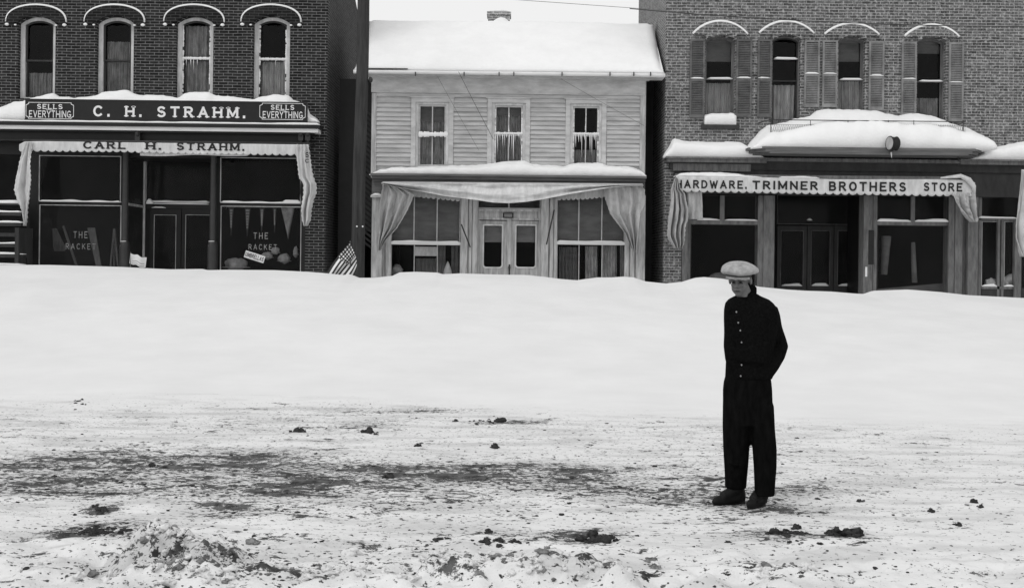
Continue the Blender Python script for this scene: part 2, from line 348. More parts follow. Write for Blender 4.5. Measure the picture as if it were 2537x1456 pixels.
# ------------------------------------------------------------------ GROUND: street, ploughed bank and drifts as one sheet
CREST = [(-900,640),(-400,650),(0,656),(120,656),(300,661),(420,667),(500,666),(515,669),(560,668),(680,669),(760,673),(800,676),(850,681),(866,679),(880,684),(890,688),(925,688),(972,683),(990,674.5),(1030,673),(1083,675),(1097,679),(1140,677),(1240,680),(1300,681),(1345,685),(1390,691),(1430,694),(1450,691),(1480,687),(1515,687),(1545,685),(1570,687),(1600,697),(1650,702),(1690,698),(1722,688),(1745,686),(1790,690),(1830,697),(1880,710),(1950,717),(2000,720),(2060,722),(2120,727),(2142,728),(2165,720),(2250,717),(2330,723),(2400,731),(2440,733),(2537,738),(2900,742),(3400,735)]
YC = 23.0
dirt_shade_blobs = [ # (px, py, half width px, half height px, strength)
 (60,1165,110,16,.75),(1855,1252,80,9,.7),(1100,1250,500,60,.18),(400,1170,420,50,.15),(1350,1190,300,30,.25),(300,1135,190,20,.95),(330,1155,160,14,1.0),(80,1212,150,16,1.05),(230,1190,130,10,.6),(640,1120,130,10,.5),(700,1150,150,12,.8),(900,1190,110,18,1.15),(760,1205,80,14,1.1),(560,1215,130,12,.85),(560,1270,60,12,.5),(620,1258,110,12,.55),  # the patch at the boots mixes dirt with painted contact shade
 (640,1180,260,40,.45),(240,1315,82,14,2.0),(250,1262,28,8,2.2),(190,1330,40,8,1.2),(290,1300,40,8,1.3),(980,1240,110,12,.4),(920,1050,60,5,.8),(500,1010,400,22,.25),(860,1020,140,12,.45),(700,1060,200,10,.3),
 (1100,1160,130,10,1.0),(1400,1175,110,14,1.1),(1420,1200,90,10,1.1),(1250,1185,180,18,.6),(1230,1160,60,8,.7),(1050,1020,140,4,.75),(1100,1015,60,3,.8),(1280,1045,60,6,1.0),(1330,1155,140,6,.6),(1350,1320,160,10,.7),(1460,1335,60,12,1.1),(1300,1270,30,10,.6),(1600,1225,120,14,.55),(1720,1180,60,20,.5),(1750,1225,150,14,.6),(1880,1260,130,12,.75),
 (1960,1215,110,10,.75),(2060,1190,120,16,.3),(2250,1090,90,12,.3),(2350,1150,140,20,.22),(2400,1200,160,14,.25),(1650,1130,200,30,.2),(1950,1110,80,16,.35),(1930,1320,90,14,.7),(1900,1330,60,14,.9),(2080,1330,60,10,.8),(1800,1060,120,10,.15),(1960,1425,110,20,.8),(1900,1420,60,12,.9),(480,1415,150,24,1.05),(380,1340,60,8,1.2),(700,1400,200,30,.4),(450,1345,90,10,1.0),(1250,1430,260,18,.65),(1500,1425,110,12,.8),(850,1345,60,10,.5),(1050,1360,140,16,.45),(150,1400,140,20,.3),  # patches in the near heap paint shade of its gaps along with dirt
]
def ground_pt(px, py):
    v = -(px-CX)*math.sin(TH)+(py-CY)*math.cos(TH); Y = HC*FP/v; return W(px, py, Y)[0], Y
def gz(x, y):
    x = np.asarray(x, float); y = np.asarray(y, float)
    cx = np.array([W(p[0], p[1], YC)[0] for p in CREST]); cz = np.array([W(p[0], p[1], YC)[1] for p in CREST])
    zc = np.interp(x, cx, cz); yc = YC
    s0 = 13.2+.9*fbm(x*.25, x*0+2, 2)
    t = np.clip((y-s0)/(yc-s0), 0, 1); up = t*t*(3-2*t)*.6+t**1.6*.4
    # small crest shapes fade out down the face of the bank
    zs = np.interp(x, [-20,-10,-4,0,4,7,10,20], [1.6,1.55,1.46,1.42,1.22,1.16,1.1,1.1])
    k = np.clip((y-(yc-2.6))/2.6, 0, 1)**1.5
    z = up*(zs*(1-k)+zc*k)
    b = np.clip((y-yc)/2.4, 0, 1); z = np.where(y > yc, lerp(zc, .25, b*b*(3-2*b)), z)
    far = np.clip((y-27)/1.0, 0, 1); z = z*(1-far)+.05*far
    bankm = np.clip((y-14)/3, 0, 1)*np.clip((22.6-y)/2, 0, 1)
    z = z+bankm*(.10*fbm(x*.55, y*.5, 3)+.012*fbm(x*2.5, y*2.5, 3))
    st = np.clip((14.5-y)/2, 0, 1)
    z = z+st*(.030*fbm(x*1.1, y*2.2, 3)+.022*fbm(x*5, y*7, 4))
    fg = np.clip((7.55-y)/.7, 0, 1)
    rg = 1-2*np.abs(fbm(x*2.6+3, y*2.6, 4))*2.0
    hx, hy = ground_pt(440, 1400)
    hp = np.exp(-((x-hx)/.46)**2-((y-hy)/.36)**2)
    hx2, hy2 = ground_pt(1280, 1440); hp2 = np.exp(-((x-hx2)/1.1)**2-((y-hy2)/.22)**2)
    hx3, hy3 = ground_pt(1930, 1440); hp3 = np.exp(-((x-hx3)/.35)**2-((y-hy3)/.22)**2)
    z = z+fg*((.035*2)*fbm(x*4, y*4, 5)*1.6+.015*(rg-.6))+hp*(.12+.55*fbm(x*5, y*6, 4)+.2*np.abs(fbm(x*12, y*12, 3)))+hp2*(.06+.40*fbm(x*5+4, y*6, 4))+hp3*(.05+.12*fbm(x*9, y*9, 4))
    return z
def spread(a, b, s0, grow, lim):
    o = [b]; s = s0
    while o[-1] < lim: s *= grow; o.append(o[-1]+s)
    return o
xs = np.concatenate([-np.array(spread(0, 12.2, .05, 1.25, 900))[::-1], np.arange(-12.15, -3.5, .05), np.arange(-3.5, 3.5, .021), np.arange(3.5, 12.16, .05), np.array(spread(0, 12.2, .05, 1.25, 900))])
ys = np.concatenate([-np.array(spread(0, 0, .6, 1.3, 300))[::-1], np.arange(.6, 5.4, .3), np.arange(5.4, 8.5, .02), np.arange(8.5, 14, .045), np.arange(14, 28.4, .07), np.array(spread(0, 28.45, .3, 1.25, 1500))])
GX, GY = np.meshgrid(xs, ys); GZ = gz(GX, GY)
nx, ny = len(xs), len(ys)
me = bpy.data.meshes.new('snowy_street'); co = np.stack([GX.ravel(), GY.ravel(), GZ.ravel()], 1)
me.vertices.add(nx*ny); me.vertices.foreach_set('co', co.ravel())
ii, jj = np.meshgrid(np.arange(nx-1), np.arange(ny-1)); a = (jj*nx+ii).ravel(); q = np.stack([a, a+1, a+nx+1, a+nx], 1)
me.loops.add(q.size); me.loops.foreach_set('vertex_index', q.ravel()); me.polygons.add(len(q))
me.polygons.foreach_set('loop_start', np.arange(0, q.size, 4)); me.polygons.foreach_set('loop_total', np.full(len(q), 4))
me.update(calc_edges=True); me.polygons.foreach_set('use_smooth', [True]*len(q))
def density(x, y):
    x = np.asarray(x, float); y = np.asarray(y, float)
    d = .36*np.clip((13.9-y)/1.6, 0, 1)+np.zeros_like(x)
    d = d-.13*np.clip((x-2.0)/2, 0, 1)-.06*np.clip((8.2-y)/1, 0, 1)
    for px, py, rx, ry, st in dirt_shade_blobs:
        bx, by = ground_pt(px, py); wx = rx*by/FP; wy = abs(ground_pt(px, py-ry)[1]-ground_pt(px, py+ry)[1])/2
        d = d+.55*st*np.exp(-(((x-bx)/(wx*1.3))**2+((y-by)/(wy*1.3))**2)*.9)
    return np.where(y > 14.3, 0, np.clip(d, 0, 1.0))
at = me.attributes.new('dirt', 'FLOAT', 'POINT'); at.data.foreach_set('value', density(co[:, 0], co[:, 1]).astype(np.float32))  # dirt weight, plus shade painted at the boots and heap gaps
gm = bpy.data.materials.new('trodden snow and dirt'); gm.use_nodes = True; n = gm.node_tree.nodes; l = gm.node_tree.links
pb = n['Principled BSDF']; pb.inputs['Roughness'].default_value = .9; pb.inputs['Specular IOR Level'].default_value = .15
gg = n.new('ShaderNodeNewGeometry'); da = n.new('ShaderNodeAttribute'); da.attribute_name = 'dirt'
def noise(scale, vec, detail=8, rough=.65):
    mp = n.new('ShaderNodeMapping'); mp.inputs['Scale'].default_value = vec; l.new(gg.outputs['Position'], mp.inputs[0])
    t = n.new('ShaderNodeTexNoise'); t.inputs['Scale'].default_value = scale; t.inputs['Detail'].default_value = detail; t.inputs['Roughness'].default_value = rough
    l.new(mp.outputs[0], t.inputs['Vector']); return t.outputs[0]
def math_(op, a, b=None, c=None):
    t = n.new('ShaderNodeMath'); t.operation = op
    for i, v in enumerate((a, b, c)):
        if v is None: continue
        if isinstance(v, (int, float)): t.inputs[i].default_value = v
        else: l.new(v, t.inputs[i])
    return t.outputs[0]
def stepn(v, thr, soft):
    t = math_('SUBTRACT', v, thr); t = math_('DIVIDE', t, soft); t = n_clamp(math_('ADD', t, .5)); return t
def n_clamp(v):
    t = n.new('ShaderNodeClamp'); l.new(v, t.inputs[0]); return t.outputs[0]
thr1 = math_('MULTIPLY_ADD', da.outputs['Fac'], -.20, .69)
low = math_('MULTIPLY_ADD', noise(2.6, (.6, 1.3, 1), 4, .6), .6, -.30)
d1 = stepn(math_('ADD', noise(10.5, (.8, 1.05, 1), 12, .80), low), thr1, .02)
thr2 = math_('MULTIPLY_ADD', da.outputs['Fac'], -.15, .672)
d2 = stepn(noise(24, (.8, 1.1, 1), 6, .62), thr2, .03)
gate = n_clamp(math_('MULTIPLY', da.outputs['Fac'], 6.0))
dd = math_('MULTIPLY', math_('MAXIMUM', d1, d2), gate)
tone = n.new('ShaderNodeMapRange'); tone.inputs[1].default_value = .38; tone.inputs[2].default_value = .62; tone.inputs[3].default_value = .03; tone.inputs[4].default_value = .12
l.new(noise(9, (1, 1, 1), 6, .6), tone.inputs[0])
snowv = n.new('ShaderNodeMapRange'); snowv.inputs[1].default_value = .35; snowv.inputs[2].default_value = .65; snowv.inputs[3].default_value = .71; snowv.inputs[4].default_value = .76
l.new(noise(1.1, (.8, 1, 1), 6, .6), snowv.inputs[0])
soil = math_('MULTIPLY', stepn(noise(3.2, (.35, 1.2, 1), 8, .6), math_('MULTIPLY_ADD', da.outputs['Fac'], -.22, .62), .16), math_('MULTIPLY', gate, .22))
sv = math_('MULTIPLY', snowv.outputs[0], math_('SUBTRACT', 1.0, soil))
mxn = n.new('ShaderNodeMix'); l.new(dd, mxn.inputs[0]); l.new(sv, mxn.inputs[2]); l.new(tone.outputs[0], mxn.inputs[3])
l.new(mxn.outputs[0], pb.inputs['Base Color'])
bp = n.new('ShaderNodeBump'); bp.inputs['Distance'].default_value = .012; l.new(noise(22, (1, 1, 1), 6, .6), bp.inputs['Height'])
bst = n_clamp(math_('MULTIPLY_ADD', gate, .9, .12)); l.new(bst, bp.inputs['Strength']); l.new(bp.outputs[0], pb.inputs['Normal'])
me.materials.append(gm); go = bpy.data.objects.new('snowy_street', me); SC.collection.objects.link(go)
tag(go, 'trodden snow street with dirt streaks and painted shade patches rising to a smooth ploughed snow bank', kind='structure')

# ------------------------------------------------------------------ building parts
Y0 = 28.3
def sash_window(b, x0, ytop, x1, ybot, Yw, crown=0, depth=.14, casing=11, cm='casing', sm='dark_wood', rail=None, mull=False, curtain=None, blind=None, cf=(.5, 1, 0, 1), seed=0, ice=0, label=None, frost=0):
    """window at measured rectangle; crown = rise of the arch in px; returns casing mesh"""
    a, c, z0, zt = R(x0, ytop, x1, ybot, Yw); pxm = Yw/FP; zs = zt-crown*pxm; cs = casing*pxm; sw = .03 if casing < 5 else .042
    Yf = Yw+depth
    lp = arch(a, c, z0, zs, zt); inn = arch(a+cs, c-cs, z0+cs*.4, zs-cs*.1, zt-cs*.7 if crown else zt-cs)
    if not crown: inn = rect(a+cs, c-cs, z0+cs*.3, zt-cs)
    win = plate([lp, inn], Yf, Yf+.08).build('window', cm, b)
    if label: win['label'] = label
    ai, ci = a+cs, c-cs; zi0 = z0+cs*.3; zit = (zt-cs*.7 if crown else zt-cs); zis = zs-cs*.1 if crown else zit
    zr = W((x0+x1)/2, rail or (ytop+ybot)/2, Yf)[1]; t = sw; xm = (ai+ci)/2
    def holes(zb, zt_, zsp):
        if not mull: return [arch(ai+t, ci-t, zb+t, zsp-t*.5, zt_-t)] if zsp < zt_ else [rect(ai+t, ci-t, zb+t, zt_-t)]
        return [rect(ai+t, xm-.013, zb+t, zt_-t), rect(xm+.013, ci-t, zb+t, zt_-t)]
    up = arch(ai, ci, zr-.02, zis, zit) if crown else rect(ai, ci, zr-.02, zit)
    s1 = plate([up]+holes(zr-.02, zit, zis if crown else zit), Yf+.045, Yf+.085); s1.v = [(x, y, z) for x, y, z in s1.v]
    s2 = plate([rect(ai, ci, zi0, zr+.02)]+holes(zi0, zr+.02, zr+.02), Yf+.09, Yf+.13)
    s1.add(s2.v, s2.f); s1.build('sash', sm, win)
    MB().box(ai+.01, ci-.01, Yf+.105, Yf+.11, zi0+.01, (zis if crown else zit)-.0).build('pane', 'glass', win)
    if blind:
        MB().box(ai+.02, ci-.02, Yf+.17, Yf+.175, W(x0, blind, Yf)[1], zit).build('blind', 'blind', win)
    if curtain:
        lo, hi = cf[2], cf[3]; zb_, zt_ = lerp(z0, zit, lo), lerp(z0, zit, hi)
        def fn(u, v, s=seed):
            x = lerp(ai+.02, ci-.02, u); ph = 9+3*math.sin(s*2.3)
            return (x, Yf+.22+.035*math.sin(u*2*math.pi*ph+.8*math.sin(v*3+s))+.02*math.sin(u*21+s), lerp(zb_, zt_, v))
        MB().grid(fn, 70, 10).build('curtain', curtain, win, True)
    if ice:
        mb = MB(); rnd = random.Random(seed)
        k = ai+.03
        while k < ci-.03:
            L = ice*rnd.choice([.2, .35, .6, .9, 1.0, .5])*rnd.uniform(.6, 1); rr = rnd.uniform(.007, .017)
            if rnd.random() < (.8 if mull else .42): mb.tube([(k, Yf+.03, zr+.02), (k+.003, Yf+.03, zr-L*.5), (k+.005, Yf+.03, zr-L)], [rr, rr*.6, .002], 7).build('icicle', 'ice', win, True); mb = MB()
            k += rnd.uniform(.022, .075)
        mb = MB()
        # frozen crust on the meeting rail and up the stiles
        for i in range(26):
            mb.ell((lerp(ai+.01, ci-.01, i/25), Yf+.035, zr+.035), (.035, .03, .032*rnd.uniform(.7, 1.3)), 8, 6)
        for sx in (ai+.015, ci-.015):
            z = z0+.1
            while z < zit-.1:
                if rnd.random() < .75: mb.ell((sx, Yf+.04, z), (.022*rnd.uniform(.5, 1.4), .02, .04), 7, 5)
                z += .05
        if mull:
            z = zr+.05
            while z < zit-.15:
                if rnd.random() < .6: mb.ell((xm+rnd.uniform(-.008, .008), Yf+.04, z), (.02*rnd.uniform(.5, 1.2), .015, .035), 7, 5)
                z += .05
            while zr-.05 > z0: 
                if rnd.random() < .5: mb.ell((xm, Yf+.08, zr), (.02, .015, .04), 7, 5)
                break
        mb.build('ice_crust', 'ice', win, True)
    return win
def room(b, x0, x1, y0, y1, z0, z1, m='room'):
    return MB().add([(x0,y0,z0),(x1,y0,z0),(x1,y1,z0),(x0,y1,z0),(x0,y0,z1),(x1,y0,z1),(x1,y1,z1),(x0,y1,z1)],
        [(0,1,2,3),(4,7,6,5),(1,5,6,2),(2,6,7,3),(3,7,4,0)]).build('interior', m, b)
SN = MB()                                                            # thin snow caught on bars and mouldings
def srow(x0, y0, x1, y1, Y, dep=.05, h=None):
    """thin uneven strip of snow, measured"""
    a, c, z0, z1 = R(x0, y0, x1, y1, Y); n_ = max(3, int((c-a)/.07)); rs = []
    for i in range(n_+1):
        x = lerp(a, c, i/n_); hh = (z1-z0)*(.65+.75*float(vn(x*3.1+y0, 3.3+x0*.1)))
        if i in (0, n_): hh *= .35
        rs.append([(x, Y-.004, z0), (x, Y-.012, z0+hh*.6), (x, Y+.006, z0+hh), (x, Y+dep, z0+hh*.9), (x, Y+dep, z0)])
    SN.rings(rs, True)

# ================================================================== LEFT BRICK BUILDING
LB = empty('brick_building', (-8.5, Y0, 0), 'dark brick two storey shop building with arched upper windows beside the utility pole', 'building')
xr, _ = W(808, 400, Y0); xp, _ = W(757, 500, Y0); zc = W(400, 352, Y0)[1]
wx = [(45, 137), (239, 331), (436, 528), (627, 718)]
holes = []
for (a, c) in wx:
    q = R(a, 41, c, 244, Y0); holes.append(arch(q[0], q[1], q[2], q[3]-.17, q[3]))
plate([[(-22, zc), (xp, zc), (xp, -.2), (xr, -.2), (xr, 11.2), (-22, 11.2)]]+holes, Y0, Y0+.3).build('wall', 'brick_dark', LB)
sw = MB(); sx0 = xr-.3
prof_s = [(Y0+.3, 11.2), (31.5, 10.0), (33.2, 9.0), (33.9, 8.7), (34.5, 8.4), (34.5, -.2), (Y0+.3, -.2)]
nn_ = len(prof_s); sw.add([(xr, y, z) for y, z in prof_s]+[(sx0, y, z) for y, z in prof_s], [tuple(range(nn_))]+[tuple(range(2*nn_-1, nn_-1, -1))]+[(i, i+nn_, (i+1) % nn_+nn_, (i+1) % nn_) for i in range(nn_)])
sw.build('side_wall', 'brick_side', LB)
MB().box(-22, xr-.3, 34.2, 34.5, -.2, 8.2).build('rear_wall', 'brick_side', LB)
MB().add([(-22, Y0+.3, 10.6), (xr-.3, Y0+.3, 10.6), (xr-.3, 34.2, 8.1), (-22, 34.2, 8.1)], [(0, 1, 2, 3)]).build('roof', 'dark_wood', LB, solid=.1)
room(LB, -21.9, xr-.32, Y0+.32, 31.5, zc+.05, 8.0)
room(LB, -21.9, xp-.05, Y0+.36, 32.0, -.1, zc-.05)
for i, (a, c) in enumerate(wx):
    sash_window(LB, a, 41, c, 244, Y0, crown=17, casing=11, rail=[150, 150, 148, 150][i], curtain=['curtain_dim', 'curtain_dim', 'curtain_dim', 'curtain'][i],
                cf=(0, 0, 0, [.35, .75, .95, .55][i]), seed=i, ice=[0, 0, .35, .35][i])
# brick window hoods with a thin snow line
for i, (a, c) in enumerate(wx):
    xa, xb, _, _ = R(a-27, 20, c+27, 57, Y0); zE = W((a+c)/2, 57, Y0)[1]; zC = W((a+c)/2, 15, Y0)[1]; q = R(a, 41, c, 244, Y0)
    hw = (xb-xa)/2; xm = (xa+xb)/2; out = []; N = 24
    for k in range(N+1):
        t = math.pi*(1-k/N); out.append((xm+hw*math.cos(t)*1.0, zE+(zC-zE)*math.sin(t)**.8))
    inner = arch(q[0]-.01, q[1]+.01, zE, q[3]-.17+.01, q[3]+.015)[2:]
    lp = out+[(xb, zE-.06), (q[1]+.08, zE-.06), (q[1]+.08, zE)]+inner+[(q[0]-.08, zE), (q[0]-.08, zE-.06), (xa, zE-.06)]
    plate([lp], Y0-.07, Y0-.003).build('window_hood', 'hood_brick', LB)
    for k in range(N):
        pass
    pts = [(x, Y0-.04, z+.012) for x, z in out]
    SN.tube(pts, [(.035, .007+.014*float(vn(k*.9, i*7.7))) for k in range(N+1)], 6)
    for sx, d in ((xa, 1), (xb, -1)):
        SN.ell((sx+.02*d, Y0-.06, zE-.055), (.055, .03, .035), 8, 6); SN.ell((sx+.22*d, Y0-.06, zE-.065), (.035, .02, .02), 8, 6)
# cornice over the shop
cb = MB(); cb.pbox(-500, 303, 792, 311, 27.82, back=Y0-.003); cb.pbox(-500, 321, 777, 326, 27.94, back=Y0-.003); cb.pbox(-500, 326, 768, 346, 28.06, back=Y0-.003)
cb.pbox(-500, 346, 775, 350, 27.98, back=Y0+.2); cb.build('cornice', 'black', LB)
cb = MB(); cb.pbox(-500, 311.3, 788, 320.7, 27.86, back=Y0-.004); cb.build('moulding', 'trim', LB)
for px in (340, 745, 762):
    mb = MB(); q = R(px-6, 327, px+6, 348, 27.92); mb.box(q[0], q[1], 27.92, 28.05, q[2], q[3]); mb.ell(((q[0]+q[1])/2, 27.92, q[3]-.04), (.05, .05, .07), 8, 6); mb.ell(((q[0]+q[1])/2, 27.95, q[2]), (.035, .04, .06), 8, 6); mb.build('bracket', 'iron', LB)
srow(-300, 299, 792, 303.2, 27.82, .12)
hp = heap([(-500,300),(-100,275),(0,262),(25,252),(62,246),(95,236),(125,228),(140,236),(180,241),(225,236),(240,232),(252,225),(310,222),(330,230),(345,233),(400,234),(440,240),(452,230),(470,226),(515,226),(530,236),(575,238),(625,245),(640,238),(680,231),(715,236),(722,247),(757,252),(764,281),(780,290),(793,304)],
          [(-500,303),(793,303)], 27.99, Y0-.005, lip=.55, wob=.03)
tag(hp.build('ledge_snow', 'snow', None, True), 'deep white snow lying on the shop cornice behind the long black sign', 'snow', kind='stuff')
# long black sign
SB = empty('shop_sign', (-8.5, 27.95, 4.9), 'long black board sign reading C. H. STRAHM in large cream letters', 'sign')
a, c, z0, z1 = R(62, 251, 760, 299.5, 27.93); MB().box(a, c, 27.93, 27.975, z0, z1).build('board', 'black', SB)
fr = MB(); fr.box(a-.01, c+.01, 27.915, 27.96, z1, z1+.018); fr.box(a-.01, c+.01, 27.915, 27.96, z0-.018, z0); fr.box(c, c+.02, 27.915, 27.96, z0, z1); fr.build('edge_moulding', 'dark_wood', SB)
mb = MB(); q = R(231, 263, 608, 292, 27.925); lettering(mb, 'C. H. STRAHM.', q[0], q[1], q[2], q[3], lambda x, z: 27.924, t=.23, gap=.5, serif=True); mb.build('lettering', 'letter', SB)
for px0, px1, dy in ((64, 183, 0), (643, 757, 2)):
    q = R(px0, 256-2+dy, px1, 296-1+dy, 27.925); m1 = MB(); t = .012; ch = .06
    L = [(q[0]+ch, q[2]), (q[1]-ch, q[2]), (q[1]-ch, q[2]+ch*.5), (q[1], q[2]+ch), (q[1], q[3]-ch), (q[1]-ch, q[3]-ch*.5), (q[1]-ch, q[3]), (q[0]+ch, q[3]), (q[0]+ch, q[3]-ch*.5), (q[0], q[3]-ch), (q[0], q[2]+ch), (q[0]+ch, q[2]+ch*.5)]
    cx_, cz_ = (q[0]+q[1])/2, (q[2]+q[3])/2
    L2 = [(x-math.copysign(t, x-cx_), z-math.copysign(t, z-cz_)) for x, z in L]
    m1 = plate([L, L2], 27.920, 27.927)
    q2 = R(px0+28, 258+dy, px1-28, 271+dy, 27.92); lettering(m1, 'SELLS', q2[0], q2[1], q2[2], q2[3], lambda x, z: 27.919, t=.2, gap=.3, serif=True)
    q2 = R(px0+8, 274+dy, px1-7, 292+dy, 27.92); lettering(m1, 'EVERYTHING', q2[0], q2[1], q2[2], q2[3], lambda x, z: 27.919, t=.17, gap=.22)
    q2 = R((px0+px1)/2-9, 272+dy, (px0+px1)/2+9, 273+dy, 27.92); m1.box(q2[0], q2[1], 27.915, 27.92, q2[2], q2[3])
    m1.build('side_panel_lettering', 'letter', SB)
# storefront
sf = MB()
sf.pbox(-500, 350, 757, 384, 28.42, back=28.5); sf.pbox(74, 384, 97, 700, 28.40, back=28.5); sf.pbox(97, 499, 300, 509, 28.42, back=28.48); sf.pbox(545, 502, 748, 512, 28.42, back=28.48)
sf.pbox(746, 384, 757, 720, 28.40, back=28.5); sf.pbox(536, 384, 545, 720, 28.42, back=28.5); sf.pbox(296, 384, 302, 720, 28.42, back=28.5)
sf.box(W(74, 600, 28.4)[0], xp, 28.38, 28.5, -.1, .55)
sf.build('shopfront', 'black', LB)
def shop_pane(b, x0, y0, x1, y1, Y, bead=1.6, mbead='bead', extra=(), pm='shop_glass'):
    q = R(x0, y0, x1, y1, Y); t = bead*Y/FP
    hs = []; xs_ = [x0]+list(extra)+[x1]
    for i in range(len(xs_)-1):
        qq = R(xs_[i], y0, xs_[i+1], y1, Y); hs.append(rect(qq[0]+t*(1 if i == 0 else .5), qq[1]-t*(1 if i == len(xs_)-2 else .5), q[2]+t, q[3]-t))
    f = plate([rect(*q)]+hs, Y-.02, Y+.02).build('shop_window', mbead, b)
    MB().box(q[0]+.005, q[1]-.005, Y+.0, Y+.006, q[2]+.005, q[3]-.005).build('pane', pm, f); return f
shop_pane(LB, 97, 386, 300, 499, 28.40); wl = shop_pane(LB, 97, 508, 300, 720, 28.40); shop_pane(LB, 546, 391, 746, 502, 28.40); wr = shop_pane(LB, 546, 511, 746, 730, 28.40)
for wdw, pa, pb_, l1, l2 in ((wl, (182, 217, 573, 590), (163, 237, 603, 618), 'THE', 'RACKET'), (wr, (628, 664, 576, 592), (616, 692, 605, 619), 'THE', 'RACKET.')):
    mb = MB()
    for (p, tx) in ((pa, l1), (pb_, l2)):
        q = R(p[0], p[2], p[1], p[3], 28.39); lettering(mb, tx, q[0], q[1], q[2], q[3], lambda x, z: 28.388, t=.14, gap=.55)
    mb.build('window_lettering', 'letter_dim', wdw)
# recessed doorway
dw = MB(); dw.pbox(300, 384, 545, 391, 28.43, back=29.9)
dw.box(W(358, 500, 29.7)[0], W(560, 500, 29.7)[0], 29.72, 29.8, 4.3, W(450, 386, 29.7)[1]); dw.build('doorway_ceiling', 'black', LB)
xL = W(320, 500, 28.43)[0]; xL2 = W(358, 500, 29.7)[0]
sp = MB()
for zz0, zz1 in ((W(320, 503, 28.43)[1]-.06, W(320, 503, 28.43)[1]+.0), ):
    sp.add([(xL, 28.43, zz0), (xL2, 29.7, zz0), (xL2, 29.7, zz1), (xL, 28.43, zz1), (xL-.04, 28.43, zz0), (xL2-.04, 29.7, zz0), (xL2-.04, 29.7, zz1), (xL-.04, 28.43, zz1)], [(0,1,2,3),(4,7,6,5),(0,3,7,4),(1,5,6,2),(3,2,6,7),(0,4,5,1)])
sp.box(xL2-.03, xL2+.02, 29.68, 29.72, 0, W(360, 395, 29.7)[1])
sp.build('side_light', 'bead', LB)
sp = MB(); sp.add([(xL, 28.44, 0), (xL2, 29.68, 0), (xL2, 29.68, 4.3), (xL, 28.44, 4.3)], [(0, 1, 2, 3)]); sp.build('side_pane', 'shop_glass', LB)
shop_pane(LB, 362, 391, 530, 499, 29.7, 1.2)
td = MB(); td.pbox(360, 499, 560, 517, 29.70, back=29.78); td.build('transom_bar', 'black', LB)
for (u0, u1) in ((372, 448), (450, 545)):
    q = R(u0, 518, u1, 760, 29.72); q2 = R(u0+9, 532, u1-12, 690, 29.7)
    d = plate([rect(*q), rect(*q2)], 29.70, 29.76).build('door', 'black', LB)
    plate([rect(*q2), rect(q2[0]+.012, q2[1]-.012, q2[2]+.012, q2[3]-.012)], 29.69, 29.71).build('glazing_bead', 'bead', d)
    MB().box(q2[0], q2[1], 29.73, 29.735, q2[2], q2[3]).build('pane', 'shop_glass', d)
    MB().ell((q[1]-.06 if u0 < 400 else q[0]+.06, 29.66, 1.15), (.03, .03, .03), 10, 8).build('handle', 'iron', d)
for px in (310, 528):
    xc = W(px, 520, 28.25)[0]; z1 = W(px, 352, 28.25)[1]; mb = MB()
    mb.rings([[(xc+r*math.cos(2*math.pi*k/16), 28.25+r*math.sin(2*math.pi*k/16), z) for k in range(16)] for z, r in
              ((.0,.13),(.3,.13),(W(px,612,28.25)[1],.12),(W(px,608,28.25)[1],.115),(W(px,600,28.25)[1],.10),(W(px,598,28.25)[1],.085),(W(px,594,28.25)[1],.078),(4.0,.07),(z1-.25,.07),(z1-.2,.09),(z1-.1,.12),(z1,.13))])
    mb.build('column', 'iron', LB, True); 
    for py in (598, 609): SN.tube([(xc-.08, 28.17, W(px, py, 28.25)[1]), (xc+.06, 28.16, W(px, py, 28.25)[1]+.004)], .008, 6)
srow(97, 496, 300, 500.5, 28.385, .03); srow(546, 499, 746, 503.5, 28.385, .03); srow(700, 494, 745, 502, 28.38, .04); srow(364, 497, 518, 502, 29.66, .05); srow(364, 503.5, 518, 506, 29.68, .03); srow(362, 494, 378, 505, 29.6, .08); srow(376, 512, 410, 515, 29.66, .04)

# ------------------------------------------------------------------ awnings
def scallop(u, n): 
    t = (u*n) % 1.0; return abs(math.sin(math.pi*t))**.7
def valance(name, x0, x1, yt, yb, Y, nsc, m, parent, wavy=.02, sc=5, seed=0, ends=0):
    """short scalloped cloth strip; yt,yb: profile lists (px,py)"""
    mb = MB(); nu = nsc*8; nv = 8
    sf_ = valance_surf(Y, wavy, seed)
    def fn(u, v):
        px = lerp(x0, x1, u); t0 = prof(yt, px); t1 = prof(yb, px)+sc*(scallop(u, nsc)-.35)
        X, zt = W(px, t0, Y); _, zb = W(px, t1, Y); z = lerp(zt, zb, v)
        return (X, sf_(X, z), z)
    mb.grid(fn, nu, nv); return mb.build(name, m, parent, True, solid=.006)
def valance_surf(Y, wavy, seed):
    return lambda X, z: Y+wavy*math.sin(X*2.3+seed)+wavy*.6*math.sin(X*7.1+z*5+seed*2)+.3*wavy*math.sin(X*17+z*9)
def drape(left, right, y0, y1, Y, m, parent, name='side_drape', folds=4, amp=.05, nv=60, nu=40, seed=0, jag=0):
    """hanging cloth; left/right: [(py,px)] outlines"""
    mb = MB()
    def fn(u, v):
        py = lerp(y0, y1, v); l_ = prof(left, py); r_ = prof(right, py); px = lerp(l_, r_, u)
        if jag and u in (0.0, 1.0): px += jag*math.sin(py*.55+seed)*(1 if u else -1)
        X, Z = W(px, py, Y); wv = min(1, .25+v*1.5)
        return (X, Y+1.5*amp*wv*math.sin(u*math.pi*2*folds*.6+seed+2.6*float(fbm(v*3+seed, u*2, 2)))+.6*amp*math.sin(u*folds*7+v*4+seed)+amp*1.3*float(fbm(u*6+seed, v*9, 4)), Z)
    mb.grid(fn, nu, nv); return mb.build(name, m, parent, True, solid=.006)
AW = empty('awning', (-8.3, 27.6, 4.0), 'rolled white canvas awning lettered CARL H. STRAHM with ragged hanging ends', 'awning')
YA = 27.6
